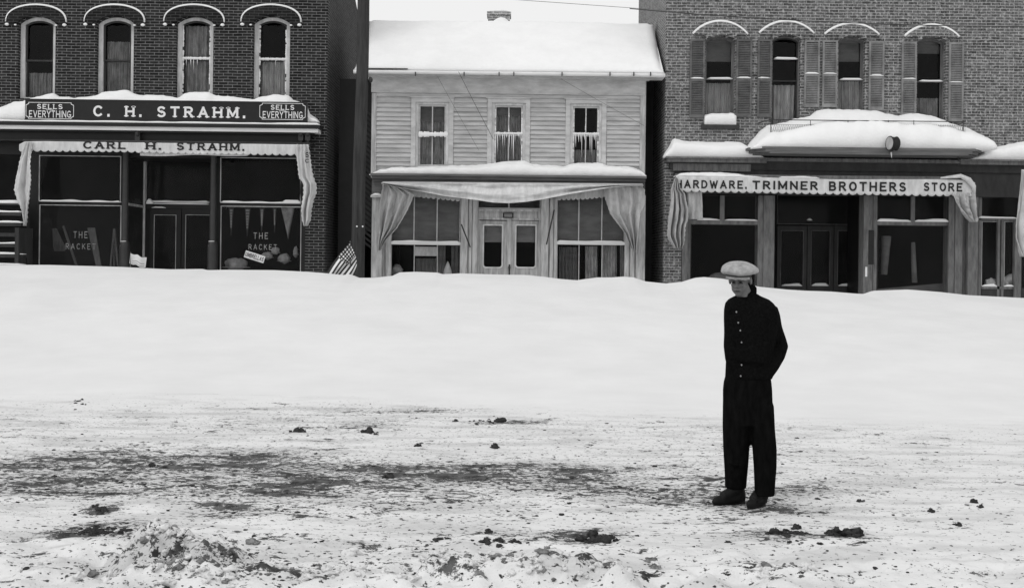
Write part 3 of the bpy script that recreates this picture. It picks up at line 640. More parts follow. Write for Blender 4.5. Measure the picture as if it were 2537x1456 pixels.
MB().tube([(W(55, 352, YA)[0], YA+.06, W(55, 349, YA)[1]), (W(768, 352, YA)[0], YA+.06, W(768, 357, YA)[1])], .045, 10).build('roller', 'dark_wood', AW, True)
valance('valance', 48, 765, [(48,358),(62,351),(110,350),(300,353),(765,358.5)], [(48,374),(80,373),(300,374.5),(480,380),(560,381),(765,383)], YA, 40, 'canvas', AW, .012, 5)
lip = MB(); 
def fnl(u, v):
    px = lerp(490, 605, u) ; X, z = W(px, lerp(380, 385.5, v)-2*math.sin(u*math.pi), YA-.03); return (X, YA+.03+.02*v, z)
lip = MB().grid(lambda u, v: (W(lerp(345, 612, u), 378, YA)[0], YA+.06, W(lerp(345, 612, u), lerp(374, 385, v)+1.5*math.sin(u*9), YA)[1]), 60, 3); lip.build('under_fold', 'canvas', AW, True, solid=.004)
mb = MB(); sfv = valance_surf(YA, .012, 0)
for tx, p0, p1, yy in (('CARL', 206, 312, (349.5, 370)), ('H.', 362, 400, (352, 372)), ('STRAHM.', 438, 606, (353, 374))):
    q = R(p0, yy[0], p1, yy[1], YA); lettering(mb, tx, q[0], q[1], q[2], q[3], lambda x, z: sfv(x, z)-.012, t=.24, gap=.36, serif=True); mb.build('lettering', 'letter_black', AW); mb = MB()
drape([(350,60),(360,58),(375,52),(400,46),(440,36),(470,32),(495,40),(520,52),(545,60),(562,62)], [(350,82),(365,80),(380,79),(400,77),(450,79),(490,77),(515,71),(540,68),(562,62.5)], 352, 560, YA-.05, 'canvas', AW, seed=1, folds=3, jag=1.2)
drape([(357,735),(380,734),(400,737),(440,741),(455,752),(480,752),(520,746),(545,748),(562,754)], [(357,764),(380,767),(420,772),(440,776),(460,783),(480,782),(492,776),(520,770),(545,768),(562,758)], 358, 560, YA-.05, 'canvas', AW, seed=3.1, folds=3, jag=1.5)
mb = MB(); q = R(757, 376, 765, 403, YA-.12); lettering(mb, 'S', q[0], q[1], W(760, 392, YA)[1], W(760, 378, YA)[1], lambda x, z: YA-.13, t=.22)
q = R(758, 395, 768, 405, YA); lettering(mb, 'C', q[0], q[1], q[2], q[3], lambda x, z: YA-.13, t=.24); mb.build('faded_lettering', 'letter_black', AW)
mb = MB()
for px, px2 in ((92, 97), (742, 748)): mb.tube([(W(px, 380, 27.75)[0], YA+.05, W(px, 380, 27.75)[1]), (W(px2, 560, 28.3)[0], 28.28, W(px2, 540, 28.3)[1])], .012, 6)
mb.build('support_arm', 'iron', AW)

# outside steps at the far left
ST = empty('outside_stairs', (-13, 27.6, 0), 'snow covered dark wooden steps at the left edge beside the shopfront', 'stairs')
for i in range(7):
    q = R(-150, 496+i*26, 52, 504+i*26, 27.7-.12*i); 
    mb = MB(); mb.box(q[0], q[1], 27.7-.12*i, 28.02-.12*i, q[2]-.03, q[3]-.02); mb.build('tread', 'dark_wood', ST)
    mb = MB(); mb.box(q[0], q[1], 28.02-.12*i, 28.04-.12*i, q[2]-.3, q[2]-.032); mb.build('riser', 'black', ST)
    if i != 3: srow(-150, 494.5+i*26, 52, 499+i*26+(4 if i == 0 else 0), 27.69-.12*i, .3)
q = R(50, 560, 55, 560+110, 27.3); MB().box(q[0], q[1]+.04, 27.0, 27.8, 0, W(52, 565, 27.3)[1]).build('stringer', 'dark_wood', ST)

# ------------------------------------------------------------------ goods in the left shop
def simple(mb, name, m, label, cat, group=None, smooth=False, solid=0):
    xs_ = [v[0] for v in mb.v]; ys_ = [v[1] for v in mb.v]; zs_ = [v[2] for v in mb.v]
    loc = (sum(xs_)/len(xs_), sum(ys_)/len(ys_), min(zs_))
    return tag(mb.build(name, m, None, smooth, loc=loc, solid=solid), label, cat, group)
def pp(px, py, Y): x, z = W(px, py, Y); return (x, Y, z)
YG = 28.75
mb = MB()
for k in range(9): mb.tube([pp(131+k*1.0, 566, YG), pp(133+k*3.4, 610, YG), pp(136+k*3.0, 622, YG)], .012, 5)
mb.tube([pp(157, 560, YG+.05), pp(170, 600, YG), pp(192, 665, YG-.1)], .03, 8)
simple(mb, 'display_broom', 'pale_wood', 'dim straw broom leaning in the left shop window', 'broom')
mb = MB(); a0, a1, b0, b1 = pp(293, 565, YG), pp(312, 565, YG), pp(318, 672, YG-.15), pp(330, 672, YG-.15)
mb.add([a0, a1, b1, b0]+[(x, y+.03, z) for x, y, z in (a0, a1, b1, b0)], [(0,1,2,3),(7,6,5,4),(0,3,7,4),(1,5,6,2),(0,4,5,1),(3,2,6,7)])
mb.v = [(x-(W(310, 0, YG)[0]-W(233, 0, YG)[0]), y, z) for x, y, z in mb.v]; simple(mb, 'wooden_board', 'pale_wood', 'pale tapered wooden board standing between the broom and the iron column', 'board')
mb = MB()
for k, d in ((-1, 0), (1, 0), (0, .2)): mb.tube([pp(283, 567, YG+.1), pp(283+k*10, 668, YG-.1+d)], [.03, .022], 6)
mb.tube([pp(277, 607, YG-.03), pp(289, 607, YG-.03)], .012, 6); mb.tube([pp(277, 607, YG-.06), pp(283, 590, YG-.06)], .01, 6); mb.tube([pp(289, 607, YG-.06), pp(283, 590, YG-.06)], .01, 6)
simple(mb, 'wooden_trestle', 'pale_wood', 'narrow wooden trestle stand behind the shop glass beside the left column', 'trestle')
def pennant(x0, x1, xt, y0, y1, name, label, txt=True, m='pennant'):
    e = empty(name, pp((x0+x1)/2, y0, YG), label, 'pennant', 'pennants hanging in the right shop window')
    w = MB()
    def fn(u, v):
        px = lerp(lerp(x0, x1, u), xt, v); x, y, z = pp(px, lerp(y0, y1, v), YG+.02*math.sin(v*6+x0)); return (x, y+.02*math.sin(u*5+v*3), z)
    w.grid(fn, 6, 14).build('cloth', m, e, True, solid=.004)
    if txt:
        t = MB(); 
        for k in range(7):
            q = R(lerp(x0+3, xt-1, k/8), lerp(y0+5, y1-18, k/7), lerp(x1-4, xt+1.5, k/8), lerp(y0+5, y1-18, k/7)+5, YG-.05); t.box(q[0], q[1], YG-.055, YG-.05, q[2], q[3])
        t.build('stitched_bars', 'felt', e)
    return e
for i, (x0, x1, xt, y1) in enumerate(((567, 580, 572, 584), (606, 622, 612, 586), (643, 656, 648, 578), (676, 686, 680, 576))):
    pennant(x0, x1, xt, 514, y1, 'pennant', ['leftmost narrow felt pennant hanging in the right window of the black shop', 'second narrow felt pennant from the left, the longest of the narrow ones', 'third narrow felt pennant from the left, above the word THE', 'faintest narrow pennant beside the broad one'][i])
pennant(696, 730, 714, 514, 592, 'pennant', 'broad pale triangular pennant at the right of the hanging row', False, 'felt')
simple(MB().tube([pp(560, 513, YG), pp(745, 515, YG)], .008, 6), 'pennant_rail', 'pale_wood', 'thin rail the pennants hang from in the right shop window', 'rail')
US = empty('umbrella_sign', pp(631, 636, 28.35), 'small tilted white card sign reading UMBRELLAS in the shop window', 'sign')
ang = math.radians(-17); cxx, cyy, czz = pp(631, 636, 28.34)
def rotp(x, z): return (cxx+x*math.cos(ang)-z*math.sin(ang), czz+x*math.sin(ang)+z*math.cos(ang))
bd = MB(); w_, h_ = .245, .085
q = [rotp(-w_, -h_), rotp(w_, -h_), rotp(w_, h_), rotp(-w_, h_)]; plate([q], 28.33, 28.345).build('card', 'letter', US)
mb = MB(); lettering(mb, 'UMBRELLAS', -w_+.02, w_-.02, -.055, .055, lambda x, z: 28.326, t=.2, gap=.2); mb.v = [(rotp(x, z)[0], y, rotp(x, z)[1]) for x, y, z in mb.v]; mb.build('lettering', 'letter_black', US)
for k, (px, py, rx, rz, lb) in enumerate(((662, 633, .13, .09, 'pale felt hat beside the end of the UMBRELLAS card'), (682, 621, .1, .09, 'dim round hat above and right of the UMBRELLAS card'), (704, 640, .14, .12, 'pale crumpled hat low in the right shop window'), (733, 624, .06, .12, 'small pale hat at the right edge of the shop window'), (585, 655, .28, .14, 'large pale crumpled bonnet low in the shop window beside the right column'))):
    x, y, z = pp(px, py, YG-.05); mb = MB(); mb.ell((x, y, z), (rx, rx*.8, rz), 14, 9, wob=.3); mb.ell((x, y, z-rz*.5), (rx*1.3, rx, .02), 16, 6)
    simple(mb, 'display_hat', 'felt', lb, 'hat', 'hats in the right shop window', True)
# ------------------------------------------------------------------ flags stuck in the snow
FG = empty('national_flag', (W(868, 690, 24)[0], 24, .9), 'striped flag with starred corner drooping from a stick in the bank by the pole', 'flag')
MB().tube([(W(869.5, 700, 24)[0], 24, .8), pp(868, 640, 24), pp(867.5, 597, 24)], [.012, .012, .01], 8).build('stick', 'pale_wood', FG, True)
NU, NV = 65, 65
def flagpt(u, v):  # u along fly, v down the hoist
    h0, h1, f0, f1 = (867, 600), (884, 662), (805, 684), (862, 700)
    hx = lerp(h0[0], h1[0], v)+5*math.sin(v*math.pi); hy = lerp(h0[1], h1[1], v)
    fx_ = lerp(f0[0], f1[0], v); fy = lerp(f0[1], f1[1], v)+4*math.sin(v*9)
    x = lerp(hx, fx_, u)-5*math.sin(u*math.pi)*(1-v)+4*math.sin(u*math.pi)*v; y = lerp(hy, fy, u)
    yy = 23.95+.05*math.sin(v*12+u*3)+.03*math.sin(u*7)
    X, Z = W(x, y, yy); return (X, yy, Z)
mb = MB(); mb.v = [flagpt(i/NU, j/NV) for j in range(NV+1) for i in range(NU+1)]
for j in range(NV):
    for i in range(NU):
        mb.f.append((j*(NU+1)+i, j*(NU+1)+i+1, (j+1)*(NU+1)+i+1, (j+1)*(NU+1)+i))
        u, v = (i+.5)/NU, (j+.5)/NV; s = int(v*13) % 2
        if u < .42 and v < 7/13:
            a_, b_ = u/.42*6, v/(7/13)*5; s = 1 if ((a_ % 1-.5)**2+(b_ % 1-.5)**2) < .09 else 0
        mb.mi.append(s)
mb.build('cloth', ['flag_dark', 'flag_white'], FG, True)
PF = empty('small_flag', (W(326, 690, 24)[0], 24, 1.1), 'small pale striped paper flag tilted on a stick at the snow crest', 'flag')
MB().tube([(W(321, 690, 24)[0], 24.02, .9), pp(324, 624, 24)], .009, 6).build('stick', 'pale_wood', PF, True)
mb = MB(); NU2, NV2 = 24, 26
mb.v = [(lambda P: (P[0], 24-.01+.03*math.sin(i*.3), P[1]))(W(lerp(324, 363, i/NU2)-lerp(0, 3, j/NV2), lerp(627, 652, j/NV2)+lerp(0, 12, i/NU2)+1.5*math.sin(i*.45), 24)) for j in range(NV2+1) for i in range(NU2+1)]
for j in range(NV2):
    for i in range(NU2):
        mb.f.append((j*(NU2+1)+i, j*(NU2+1)+i+1, (j+1)*(NU2+1)+i+1, (j+1)*(NU2+1)+i)); mb.mi.append(1 if (j > 11 and (j//3) % 2 and 2 < i < 22) else 0)
mb.build('cloth', ['flag_white', 'canvas_grey'], PF, True)

# ================================================================== WHITE CLAPBOARD SHOP
WH = empty('clapboard_house', (0, Y0, 0), 'white weathered clapboard shop with three small upper windows under a snowy roof', 'building')
xl = W(920, 450, Y0)[0]; xrr = W(1598, 450, Y0)[0]
win = [(1018, 242, 1123, 413, 1.6), (1207, 244, 1313, 413, 0), (1401, 246, 1502, 415, 0)]
hs = [rect(*R(a+12, b+10, c-12, d, Y0)) for a, b, c, d, _ in win]
zc2 = W(1258, 445, Y0)[1]
plate([rect(xl, xrr, zc2, W(1258, 186, Y0)[1])]+hs, Y0, Y0+.12).build('wall', 'white_wood', WH)
def sidewall(x, m='white_wood'):
    s = MB(); s.add([(x, Y0+.12, -.1), (x, 32.6, -.1), (x, 32.6, 6.1), (x, 30.3, 7.6), (x, Y0+.12, 6.15)], [(0, 1, 2, 3, 4)]); return s.build('side_wall', m, WH, solid=.1)
sidewall(xl+.06); sidewall(xrr-.06); MB().box(xl, xrr, 32.6, 32.7, -.1, 6.1).build('rear_wall', 'white_wood', WH)
room(WH, xl+.12, xrr-.12, Y0+.13, 31.5, zc2+.1, 6.0); room(WH, xl+.12, xrr-.12, Y0+.35, 31.8, -.1, zc2-.0)
# clapboards, each a sloping lap
sd_ = MB(); pitch = 11.12; rows = [233+pitch*i for i in range(17)]
def board(x0, x1, yb, ytop):
    xa, zb = W(x0, yb, Y0); xb, _ = W(x1, yb, Y0); za = W(x0, yb, Y0)[1]; zb2 = W(x1, yb, Y0)[1]; dz = (yb-ytop)*Y0/FP
    zb = (W((x0+x1)/2, yb, Y0)[1]); j = random.uniform(-.003, .003)
    sd_.add([(xa, Y0-.045, zb+j), (xb, Y0-.045, zb+j+random.uniform(-.004, .004)), (xb, Y0-.006, zb+dz+.012), (xa, Y0-.006, zb+dz+.012), (xa, Y0-.003, zb), (xb, Y0-.003, zb)], [(0, 1, 2, 3), (4, 5, 1, 0), (0, 3, 4), (1, 5, 2)])
for i, r in enumerate(rows):
    yb = r+pitch
    spans = [(932, 1018), (1123, 1207), (1313, 1401), (1502, 1585)]
    if yb < 246:
        board(932, 1585, yb-1+(0), r-1)
    else:
        for k, (a, b) in enumerate(spans):
            if yb < 420: board(a, b, yb+(0, 1.2, 2, 2.5)[k]*0, r)
sd_.build('clapboards', 'siding', WH)
cbm = MB(); cbm.pbox(920, 231, 932, 440, Y0-.045, back=Y0-.002); cbm.pbox(1585, 231, 1598, 440, Y0-.045, back=Y0-.002); build_each(cbm, 'corner_board', 'white_post', WH)
cbm = MB(); cbm.pbox(920, 194, 1598, 231, Y0-.05, back=Y0-.002); cbm.pbox(920, 230, 1598, 233, Y0-.06, back=Y0-.002); cbm.build('frieze_board', 'white_wood', WH)
EY = 27.85
ev = MB(); ev.pbox(884, 182, 1646, 189, EY+.05, back=Y0-.003); ev.pbox(900, 188.6, 1610, 194.5, 28.12, back=Y0-.004); ev.build('eave', 'white_wood', WH)
gt = MB(); q = R(876, 178.5, 1648, 186.5, EY-.05); xs_ = np.linspace(q[0], q[1], 40)
gt.rings([[(x, EY-.05-.05*math.cos(t), (q[2]+q[3])/2+.045*math.sin(t)) for t in np.linspace(0, 2*math.pi, 12, endpoint=False)] for x in xs_]); gt.build('gutter', 'trim', WH, True)
for px in (1000, 1049, 1211, 1411, 1576, 1696-60, 1695-28):
    pass
for sx_ in (1410.5, 1576, 1695, 1745, 1909, 2072, 2153, 2210):
    px = sx_*.7295; qq = R(px-1.2, 178.5, px+1.2, 190, EY-.16); MB().box(qq[0], qq[1], EY-.16, EY-.1, qq[2]+.02, qq[3]).build('gutter_strap', 'iron', WH)
# roof and its snow
xe0, xe1 = W(878, 181, EY)[0], W(1646, 181, EY)[0]; ze = W(1262, 178, EY)[1]; YR = 30.2; zr_ = W(1262, 54, YR)[1]
roof = MB(); roof.rings([[(x, EY+.02, ze-.02), (x, YR, zr_-.18), (x, 32.9, ze-.1), (x, 32.9, ze-.2), (x, YR, zr_-.28), (x, EY+.02, ze-.08)] for x in (xe0+.12, xe1-.12)]); roof.build('roof', 'dark_wood', WH)
# chimney showing above the ridge
ch = MB(); Yc = 30.9; q = R(1209, 29.5, 1263, 90, Yc); ch.box(q[0], q[1], Yc, Yc+.5, q[2], q[3]); ch.box(q[0]-.03, q[1]+.03, Yc-.03, Yc+.53, q[3]-.09, q[3]-.001); ch.build('chimney', 'soot_brick', WH)
rs = []; N1 = 90
for i in range(N1+1):
    u = i/N1; x = lerp(xe0, xe1, u); r = [(x, EY+.02, ze-.015)]
    ed = min(1, u*40+.25, (1-u)*40+.25); nz = .03*float(fbm(x*1.7, 3, 3))
    r.append((x, EY-.03, ze+.02+nz*.3)); r.append((x, EY-.01, ze+.10*ed+nz))
    for k in range(1, 15):
        t = k/14; zt = lerp(ze+.15*ed, zr_, t)+.06*float(fbm(x*.7, t*4, 3))+.04*float(fbm(x*2.2, t*11, 3)); r.append((x, lerp(EY+.1, YR, t), zt-(.12*(1-ed))))
    r.append((x, YR+.12, zr_-.01)); r.append((x, 33.0, ze+.05)); r.append((x, 33.0, ze-.08)); r.append((x, YR, zr_-.17))
    rs.append(r)
rsn = MB().rings(rs); rso = rsn.build('roof_snow', 'snow', None, True); tag(rso, 'thick smooth white snow covering the clapboard house roof', 'snow', kind='stuff')
mb = MB(); q = R(1205, 44, 1268, 66, 30.6)
mb.rings([[(x, 30.45+.5*t, q[2]-.2+(q[3]-q[2]+.2)*(math.sin(math.pi*min(1, t*1.2))*.9)*(1-.55*((x-q[0])/(q[1]-q[0])*2-1)**2)*(.9+.5*((x-q[0])/(q[1]-q[0])))) for t in np.linspace(0, .75, 8)]+[(x, 30.8, q[2]-.4), (x, 30.45, q[2]-.4)] for x in np.linspace(q[0]-.15, q[1]+.15, 12)])
qq = R(1207, 24, 1265, 29.5, 30.9); mb.ell(((qq[0]+qq[1])/2, 31.15, qq[2]+.02), ((qq[1]-qq[0])/2, .28, .07), 16, 8)
tag(mb.build('chimney_snow', 'snow', None, True), 'snow drifted against and capping the brick chimney on the ridge', 'snow', kind='stuff')
# black strip standing in for the shaded gap under the snow edge at the left of the eave
qq = R(895, 167.5, 1010, 171, EY-.08); simple(MB().tube([(qq[0]-.02, EY-.06, qq[3]-.04), (qq[1], EY-.05, qq[2]+.01)], [.022, .012], 6), 'gap_shade_strip', 'black', 'thin dark plank set under the roof snow edge by the pole', 'shade strip')
# upper windows
for i, (a, b, c, d, _) in enumerate(win):
    sash_window(WH, a+12, b+11, c-12, d, Y0, depth=.01, casing=6, cm='casing', sm='white_wood', rail=[334, 334, 335][i], mull=True, curtain='curtain_dim', blind=[300, 285, 0][i] or None,
                cf=(0, 0, 0, [.9, .85, .3][i]), seed=10+i, ice=[0, .62, .6][i])
    q0 = R(a, b, c, d, Y0-.05); q1 = R(a+11, b+11, c-11, d, Y0-.05)
    plate([[(q0[0], q0[2]), (q1[0], q0[2]), (q1[0], q1[3]), (q1[1], q1[3]), (q1[1], q0[2]), (q0[1], q0[2]), (q0[1], q0[3]), (q0[0], q0[3])]], Y0-.055, Y0-.001).build('window_casing', 'white_wood', WH)
    m_ = MB(); m_.pbox(a-3, b-3, c+3, b, Y0-.09, back=Y0-.002); m_.build('drip_cap', 'white_wood', WH)
# frost and packed snow low in the sashes
fz = MB()
for (px0, px1, py0, py1, k) in ((1038, 1110, 322, 334, 34), (1224, 1298, 399, 412, 34), (1414, 1492, 401, 414, 34)):
    for j in range(k):
        x, z = W(lerp(px0, px1, (j+.5)/k), py1-1, Y0+.03); h = (py1-py0)*Y0/FP*random.uniform(.5, 1.0)*(.6 if j in (k//2, k//2-1) and py0 < 330 else 1); fz.ell((x, Y0+.02, z), (.03, .03, h*.7), 8, 6)
tag(fz.build('window_frost', 'snow', None, True), 'frost and packed snow at the feet of the clapboard house windows', 'snow', kind='stuff')
hp = heap([(916,434),(924,428),(940,420),(975,413),(1040,412),(1120,409),(1180,408),(1215,404),(1240,399),(1300,398),(1318,406),(1400,411),(1420,403),(1490,403),(1505,409),(1560,411),(1590,422),(1602,438)],
          [(916,433),(1602,439)], 27.95, Y0-.06, lip=.6, wob=.015)
tag(hp.build('ledge_snow', 'snow', None, True), 'band of snow lying on the shop cornice of the clapboard house', 'snow', kind='stuff')
cn = MB(); cn.pbox(917, 433, 1602, 438, 27.9, back=Y0-.003); cn.pbox(920, 438, 1599, 446, 27.98, back=Y0-.003); cn.pbox(922, 446, 1598, 453, 28.12, back=Y0-.003); cn.pbox(921, 453, 1598, 486, 28.2, back=Y0+.1); cn.build('cornice', 'cornice_wood', WH)
# ground floor
gf = MB()
for (x0, x1, d) in ((920, 946, 0), (1141, 1158, .04), (1576, 1598, 0), (1340, 1358, .04)): gf.pbox(x0, 484, x1, 770, Y0-.12+d, back=Y0+.1)
for (x0, x1) in ((946, 952), (956, 968), (1161, 1168), (1170, 1182), (1362, 1370), (1372, 1379), (1548, 1558), (1562, 1572)): gf.pbox(x0, 484, x1, 770, Y0-.05, back=Y0+.1)
for (x0, x1) in ((946, 970), (1141, 1184), (1340, 1380), (1548, 1578)): gf.pbox(x0, 484, x1, 770, Y0, back=Y0+.1)
build_each(gf, 'pilaster', 'white_post', WH)
cap_ = MB(); cap_.pbox(918, 484, 948, 489, Y0-.17, back=Y0-.1); cap_.pbox(1575, 498, 1599, 503, Y0-.17, back=Y0-.1); build_each(cap_, 'pilaster_cap', 'white_wood', WH)
srow(920, 479, 946, 484.5, Y0-.17, .06)
bb = MB(); bb.pbox(968, 722, 1141, 780, Y0+.0, back=Y0+.1); bb.pbox(1379, 722, 1548, 780, Y0+.0, back=Y0+.1); build_each(bb, 'stall_riser', 'white_post', WH)
for (x0, x1, ex) in ((968, 1141, (1026, 1083)), (1379, 1548, (1434, 1491))):
    shop_pane(WH, x0, 486, x1, 600, Y0+.03, 2.2, 'white_wood', ex); shop_pane(WH, x0, 605, x1, 722, Y0+.03, 1.8, 'white_wood', ex)
    rl = MB(); rl.pbox(x0, 599, x1, 606, Y0-.03, back=Y0+.07); rl.build('window_rail', 'trim', WH)
    srow(x0+1, 596.5, x1-1, 600.5, Y0-.02, .05)
    bl = MB(); bl.pbox(x0+2, 488, x1-2, 598, Y0+.14, .01); bl.build('window_blind', 'blind', WH)
def curt(parent, x0, x1, y0, y1, Y, m='curtain_dim', ph=9, seed=0, name='curtain'):
    return MB().grid(lambda u, v: (lambda P: (P[0], Y+.03*math.sin(u*2*math.pi*ph+seed+math.sin(v*3)), P[1]))(W(lerp(x0, x1, u), lerp(y0, y1, v), Y)), ph*8, 8).build(name, m, parent, True)
curt(WH, 1450, 1480, 610, 700, Y0+.3, 'curtain_dim', 4, 1); curt(WH, 1492, 1528, 608, 700, Y0+.3, 'curtain_dim', 5, 2); curt(WH, 1536, 1546, 608, 705, Y0+.3, 'curtain_dim', 2, 3); curt(WH, 1385, 1430, 612, 700, Y0+.4, 'blind', 5, 4)
curt(WH, 1030, 1080, 640, 700, Y0+.4, 'blind', 5, 5); curt(WH, 1084, 1104, 608, 700, Y0+.3, 'blind_light', 2, 6); curt(WH, 1118, 1138, 608, 700, Y0+.3, 'blind', 2, 7)
q = R(1027, 611, 1084, 634, Y0+.1); cd = MB().box(q[0], q[1], Y0+.1, Y0+.11, q[2], q[3]); simple(cd, 'notice_card', 'casing', 'blank pale card hanging in the left window of the clapboard shop', 'card')
mb = MB(); x, y, z = pp(1109, 688, Y0+.16)
mb.rings([[(x+r*math.cos(2*math.pi*k/14), y+r*.7*math.sin(2*math.pi*k/14), z+h) for k in range(14)] for h, r in ((-.3,.13),(0,.115),(.15,.10),(.25,.07),(.33,.04),(.4,.008))]); simple(mb, 'paper_cone', 'casing', 'white pointed paper parcel standing in the left window of the clapboard shop', 'parcel', None, True)
mb = MB(); mb.ell(pp(983, 670, Y0+.25), (.16, .12, .13), 14, 9, wob=.35); simple(mb, 'goods_bundle', 'felt', 'dim rounded bundle at the bottom left pane of the clapboard shop', 'bundle', None, True)
# doorway
Yd = Y0+.12
dh = MB(); dh.pbox(1180, 518, 1341, 545, Yd-.05, back=Yd+.06); dh.pbox(1182, 519, 1340, 523, Yd-.1, back=Yd-.045); dh.pbox(1182, 540, 1340, 545, Yd-.08, back=Yd-.045); build_each(dh, 'door_header', 'white_post', WH)
shop_pane(WH, 1182, 490, 1340, 518, Yd, 3, 'white_wood', (1261,))
MB().pbox(1182, 486, 1340, 516, Yd+.2, .01).build('transom_blind', 'blind', WH)
jm = MB(); jm.pbox(1180, 545, 1187, 790, Yd-.04, back=Yd+.05); jm.pbox(1334, 545, 1342, 790, Yd-.04, back=Yd+.05); build_each(jm, 'door_jamb', 'white_post', WH)
for k, (u0, u1, g0, g1) in enumerate(((1187, 1254, 1199, 1243), (1266, 1334, 1279, 1326))):
    q = R(u0, 547, u1, 790, Yd); g = R(g0, 559, g1, 661, Yd); c_ = .06
    def rr(g, c_): 
        L = []
        for (cx_, cz_, a0) in ((g[1]-c_, g[2]+c_, -90), (g[1]-c_*.3, g[3]-c_*.3, 0), (g[0]+c_*.3, g[3]-c_*.3, 90), (g[0]+c_, g[2]+c_, 180)):
            r_ = c_ if cz_ < (g[2]+g[3])/2 else c_*.3
            for s in range(5): L.append((cx_+r_*math.cos(math.radians(a0+22.5*s)), cz_+r_*math.sin(math.radians(a0+22.5*s))))
        return L
    gl_ = rr(g, c_); g2 = (g[0]-.035, g[1]+.035, g[2]-.035, g[3]+.035)
    d = plate([rect(*q), gl_], Yd, Yd+.045).build('door', 'white_post', WH)
    plate([rr(g2, c_+.03), gl_], Yd-.018, Yd-.001).build('glass_moulding', 'casing', d)
    MB().box(g[0]-.01, g[1]+.01, Yd+.02, Yd+.026, g[2]-.01, g[3]+.01).build('pane', 'shop_glass', d)
    bq = R(g0, 559, g1, 600, Yd+.08); MB().box(bq[0], bq[1], Yd+.09, Yd+.1, bq[2], bq[3]).build('blind', 'blind_light', d)
    MB().pbox(u0+10, 680, u1-10, 740, Yd-.012, back=Yd-.001).build('lower_panel', 'white_wood', d)
st_ = MB(); st_.pbox(1254, 545, 1266, 790, Yd-.03, back=Yd+.06); st_.build('door_post', 'white_post', WH)
k_ = MB(); k_.ell(pp(1262, 663, Yd-.06), (.03, .03, .045), 10, 8); k_.pbox(1260, 655, 1264, 700, Yd-.045, back=Yd-.032); k_.build('door_lock', 'iron', WH)
np_ = empty('number_plate', pp(1259, 533, Yd-.13), 'small dark framed plate above the double doors of the clapboard shop', 'sign')
m_ = MB(); m_.pbox(1246, 527, 1272, 540, Yd-.13, back=Yd-.1); m_.build('plate', 'black', np_); m_ = MB(); m_.pbox(1249, 529.5, 1269, 537.5, Yd-.137, back=Yd-.131); m_.build('face', 'blind_light', np_)
# draped canvas awning
WA = empty('awning', (0.3, 27.6, 4.0), 'torn pale canvas awning swagged loosely over the clapboard shop doorway', 'awning')
YW = 27.65
MB().tube([pp(948, 455, YW+.07), pp(1592, 460, YW+.07)], .05, 10).build('roller', 'white_wood', WA, True)
top_ = [(945,452),(1000,452),(1592,459)]; bot_ = [(945,456),(980,464),(1040,474),(1100,486),(1140,491),(1180,496),(1220,502),(1260,504),(1300,501),(1340,495),(1400,484),(1440,477),(1480,471),(1520,465),(1560,461),(1592,462)]
def sw_(u, v):
    px = lerp(946, 1592, u); t0 = prof(top_, px); t1 = prof(bot_, px); py = lerp(t0, t1, v)
    s = (px-1262)/330
    fold = .06*float(fbm(px*.03, v*6, 4))*3+.17*math.sin(v*10+2*float(fbm(px*.01, v*2, 2))+1.2*abs(s)*3+px*.004)*(1-.4*v)*(.3+abs(s))+.05*math.sin(px*.05+v*9)*(1-v)+.05*float(fbm(px*.012, v*3, 3))
    Yx = YW-.02-.14*math.sin(v*math.pi*.55)*(1-s*s*.6)+fold*(.5+.5*abs(s)); X, Z = W(px, py, YW-.08); return (X, Yx, Z)
MB().grid(sw_, 130, 26).build('swag', 'canvas', WA, True, solid=.006)
valance('left_valance', 948, 1140, [(948,458),(1140,476)], [(948,470),(985,478),(1010,483),(1060,489),(1140,497)], YW+.1, 16, 'canvas_grey', WA, .02, 4.5, 1)
valance('right_valance', 1380, 1590, [(1380,476),(1480,466),(1590,460)], [(1380,494),(1450,492),(1500,487),(1540,484),(1590,483)], YW+.1, 18, 'canvas_grey', WA, .02, 4.5, 2)
drape([(455,952),(480,945),(520,941),(560,940),(600,939),(640,938),(648,938)], [(455,972),(472,1010),(482,1026),(500,1020),(525,1009),(565,985),(583,969),(592,960),(604,952),(620,944)], 455, 620, YW-.04, 'canvas_grey', WA, seed=5, folds=5, amp=.06, jag=.5)
drape([(462,1495),(486,1498),(500,1502),(530,1512),(560,1535),(580,1550),(610,1562),(626,1571)], [(462,1590),(470,1597),(508,1597),(518,1592),(530,1587),(560,1584),(590,1580),(610,1577),(626,1574)], 462, 624, YW-.04, 'canvas_grey', WA, seed=6, folds=5, amp=.06, jag=.5)
ar = MB(); 
for p0, p1 in (((1143, 556), (1165, 612)), ((1373, 520), (1354, 605)), ((956, 470), (948, 600)), ((1582, 480), (1572, 612))): ar.tube([pp(*p0, YW+.1), pp(*p1, Y0-.14)], .016, 6)
ar.build('support_arm', 'iron', WA)

# ================================================================== alley, pole
AL = empty('alley_wall', (-3.75, 29.4, 0), 'dark board wall with a black doorway in the narrow alley beside the pole', 'wall')
q = R(868, 196, 922, 760, 29.4); qd = R(899, 573, 919, 760, 29.4); aw = plate([[(q[0], q[2]), (qd[0], q[2]), (qd[0], qd[3]), (qd[1], qd[3]), (qd[1], q[2]), (q[1]+.3, q[2]), (q[1]+.3, q[3]), (q[0]-.3, q[3])]+[(q[0]-.3, q[2])]], 29.4, 29.46); aw.build('boards', 'black', AL)
m_ = MB()
for i in range(26):
    z0 = lerp(2.0, 5.4, i/26); x0, x1 = W(896, 300, 29.36)[0], W(922, 300, 29.36)[0]; m_.add([(x0, 29.385, z0+.2), (x1, 29.385, z0), (x1, 29.385, z0+.07), (x0, 29.385, z0+.27), (x0, 29.37, z0+.2), (x1, 29.37, z0), (x1, 29.37, z0+.07), (x0, 29.37, z0+.27)], [(4,5,6,7),(0,3,2,1),(4,7,3,0),(5,1,2,6),(7,6,2,3),(4,0,1,5)])
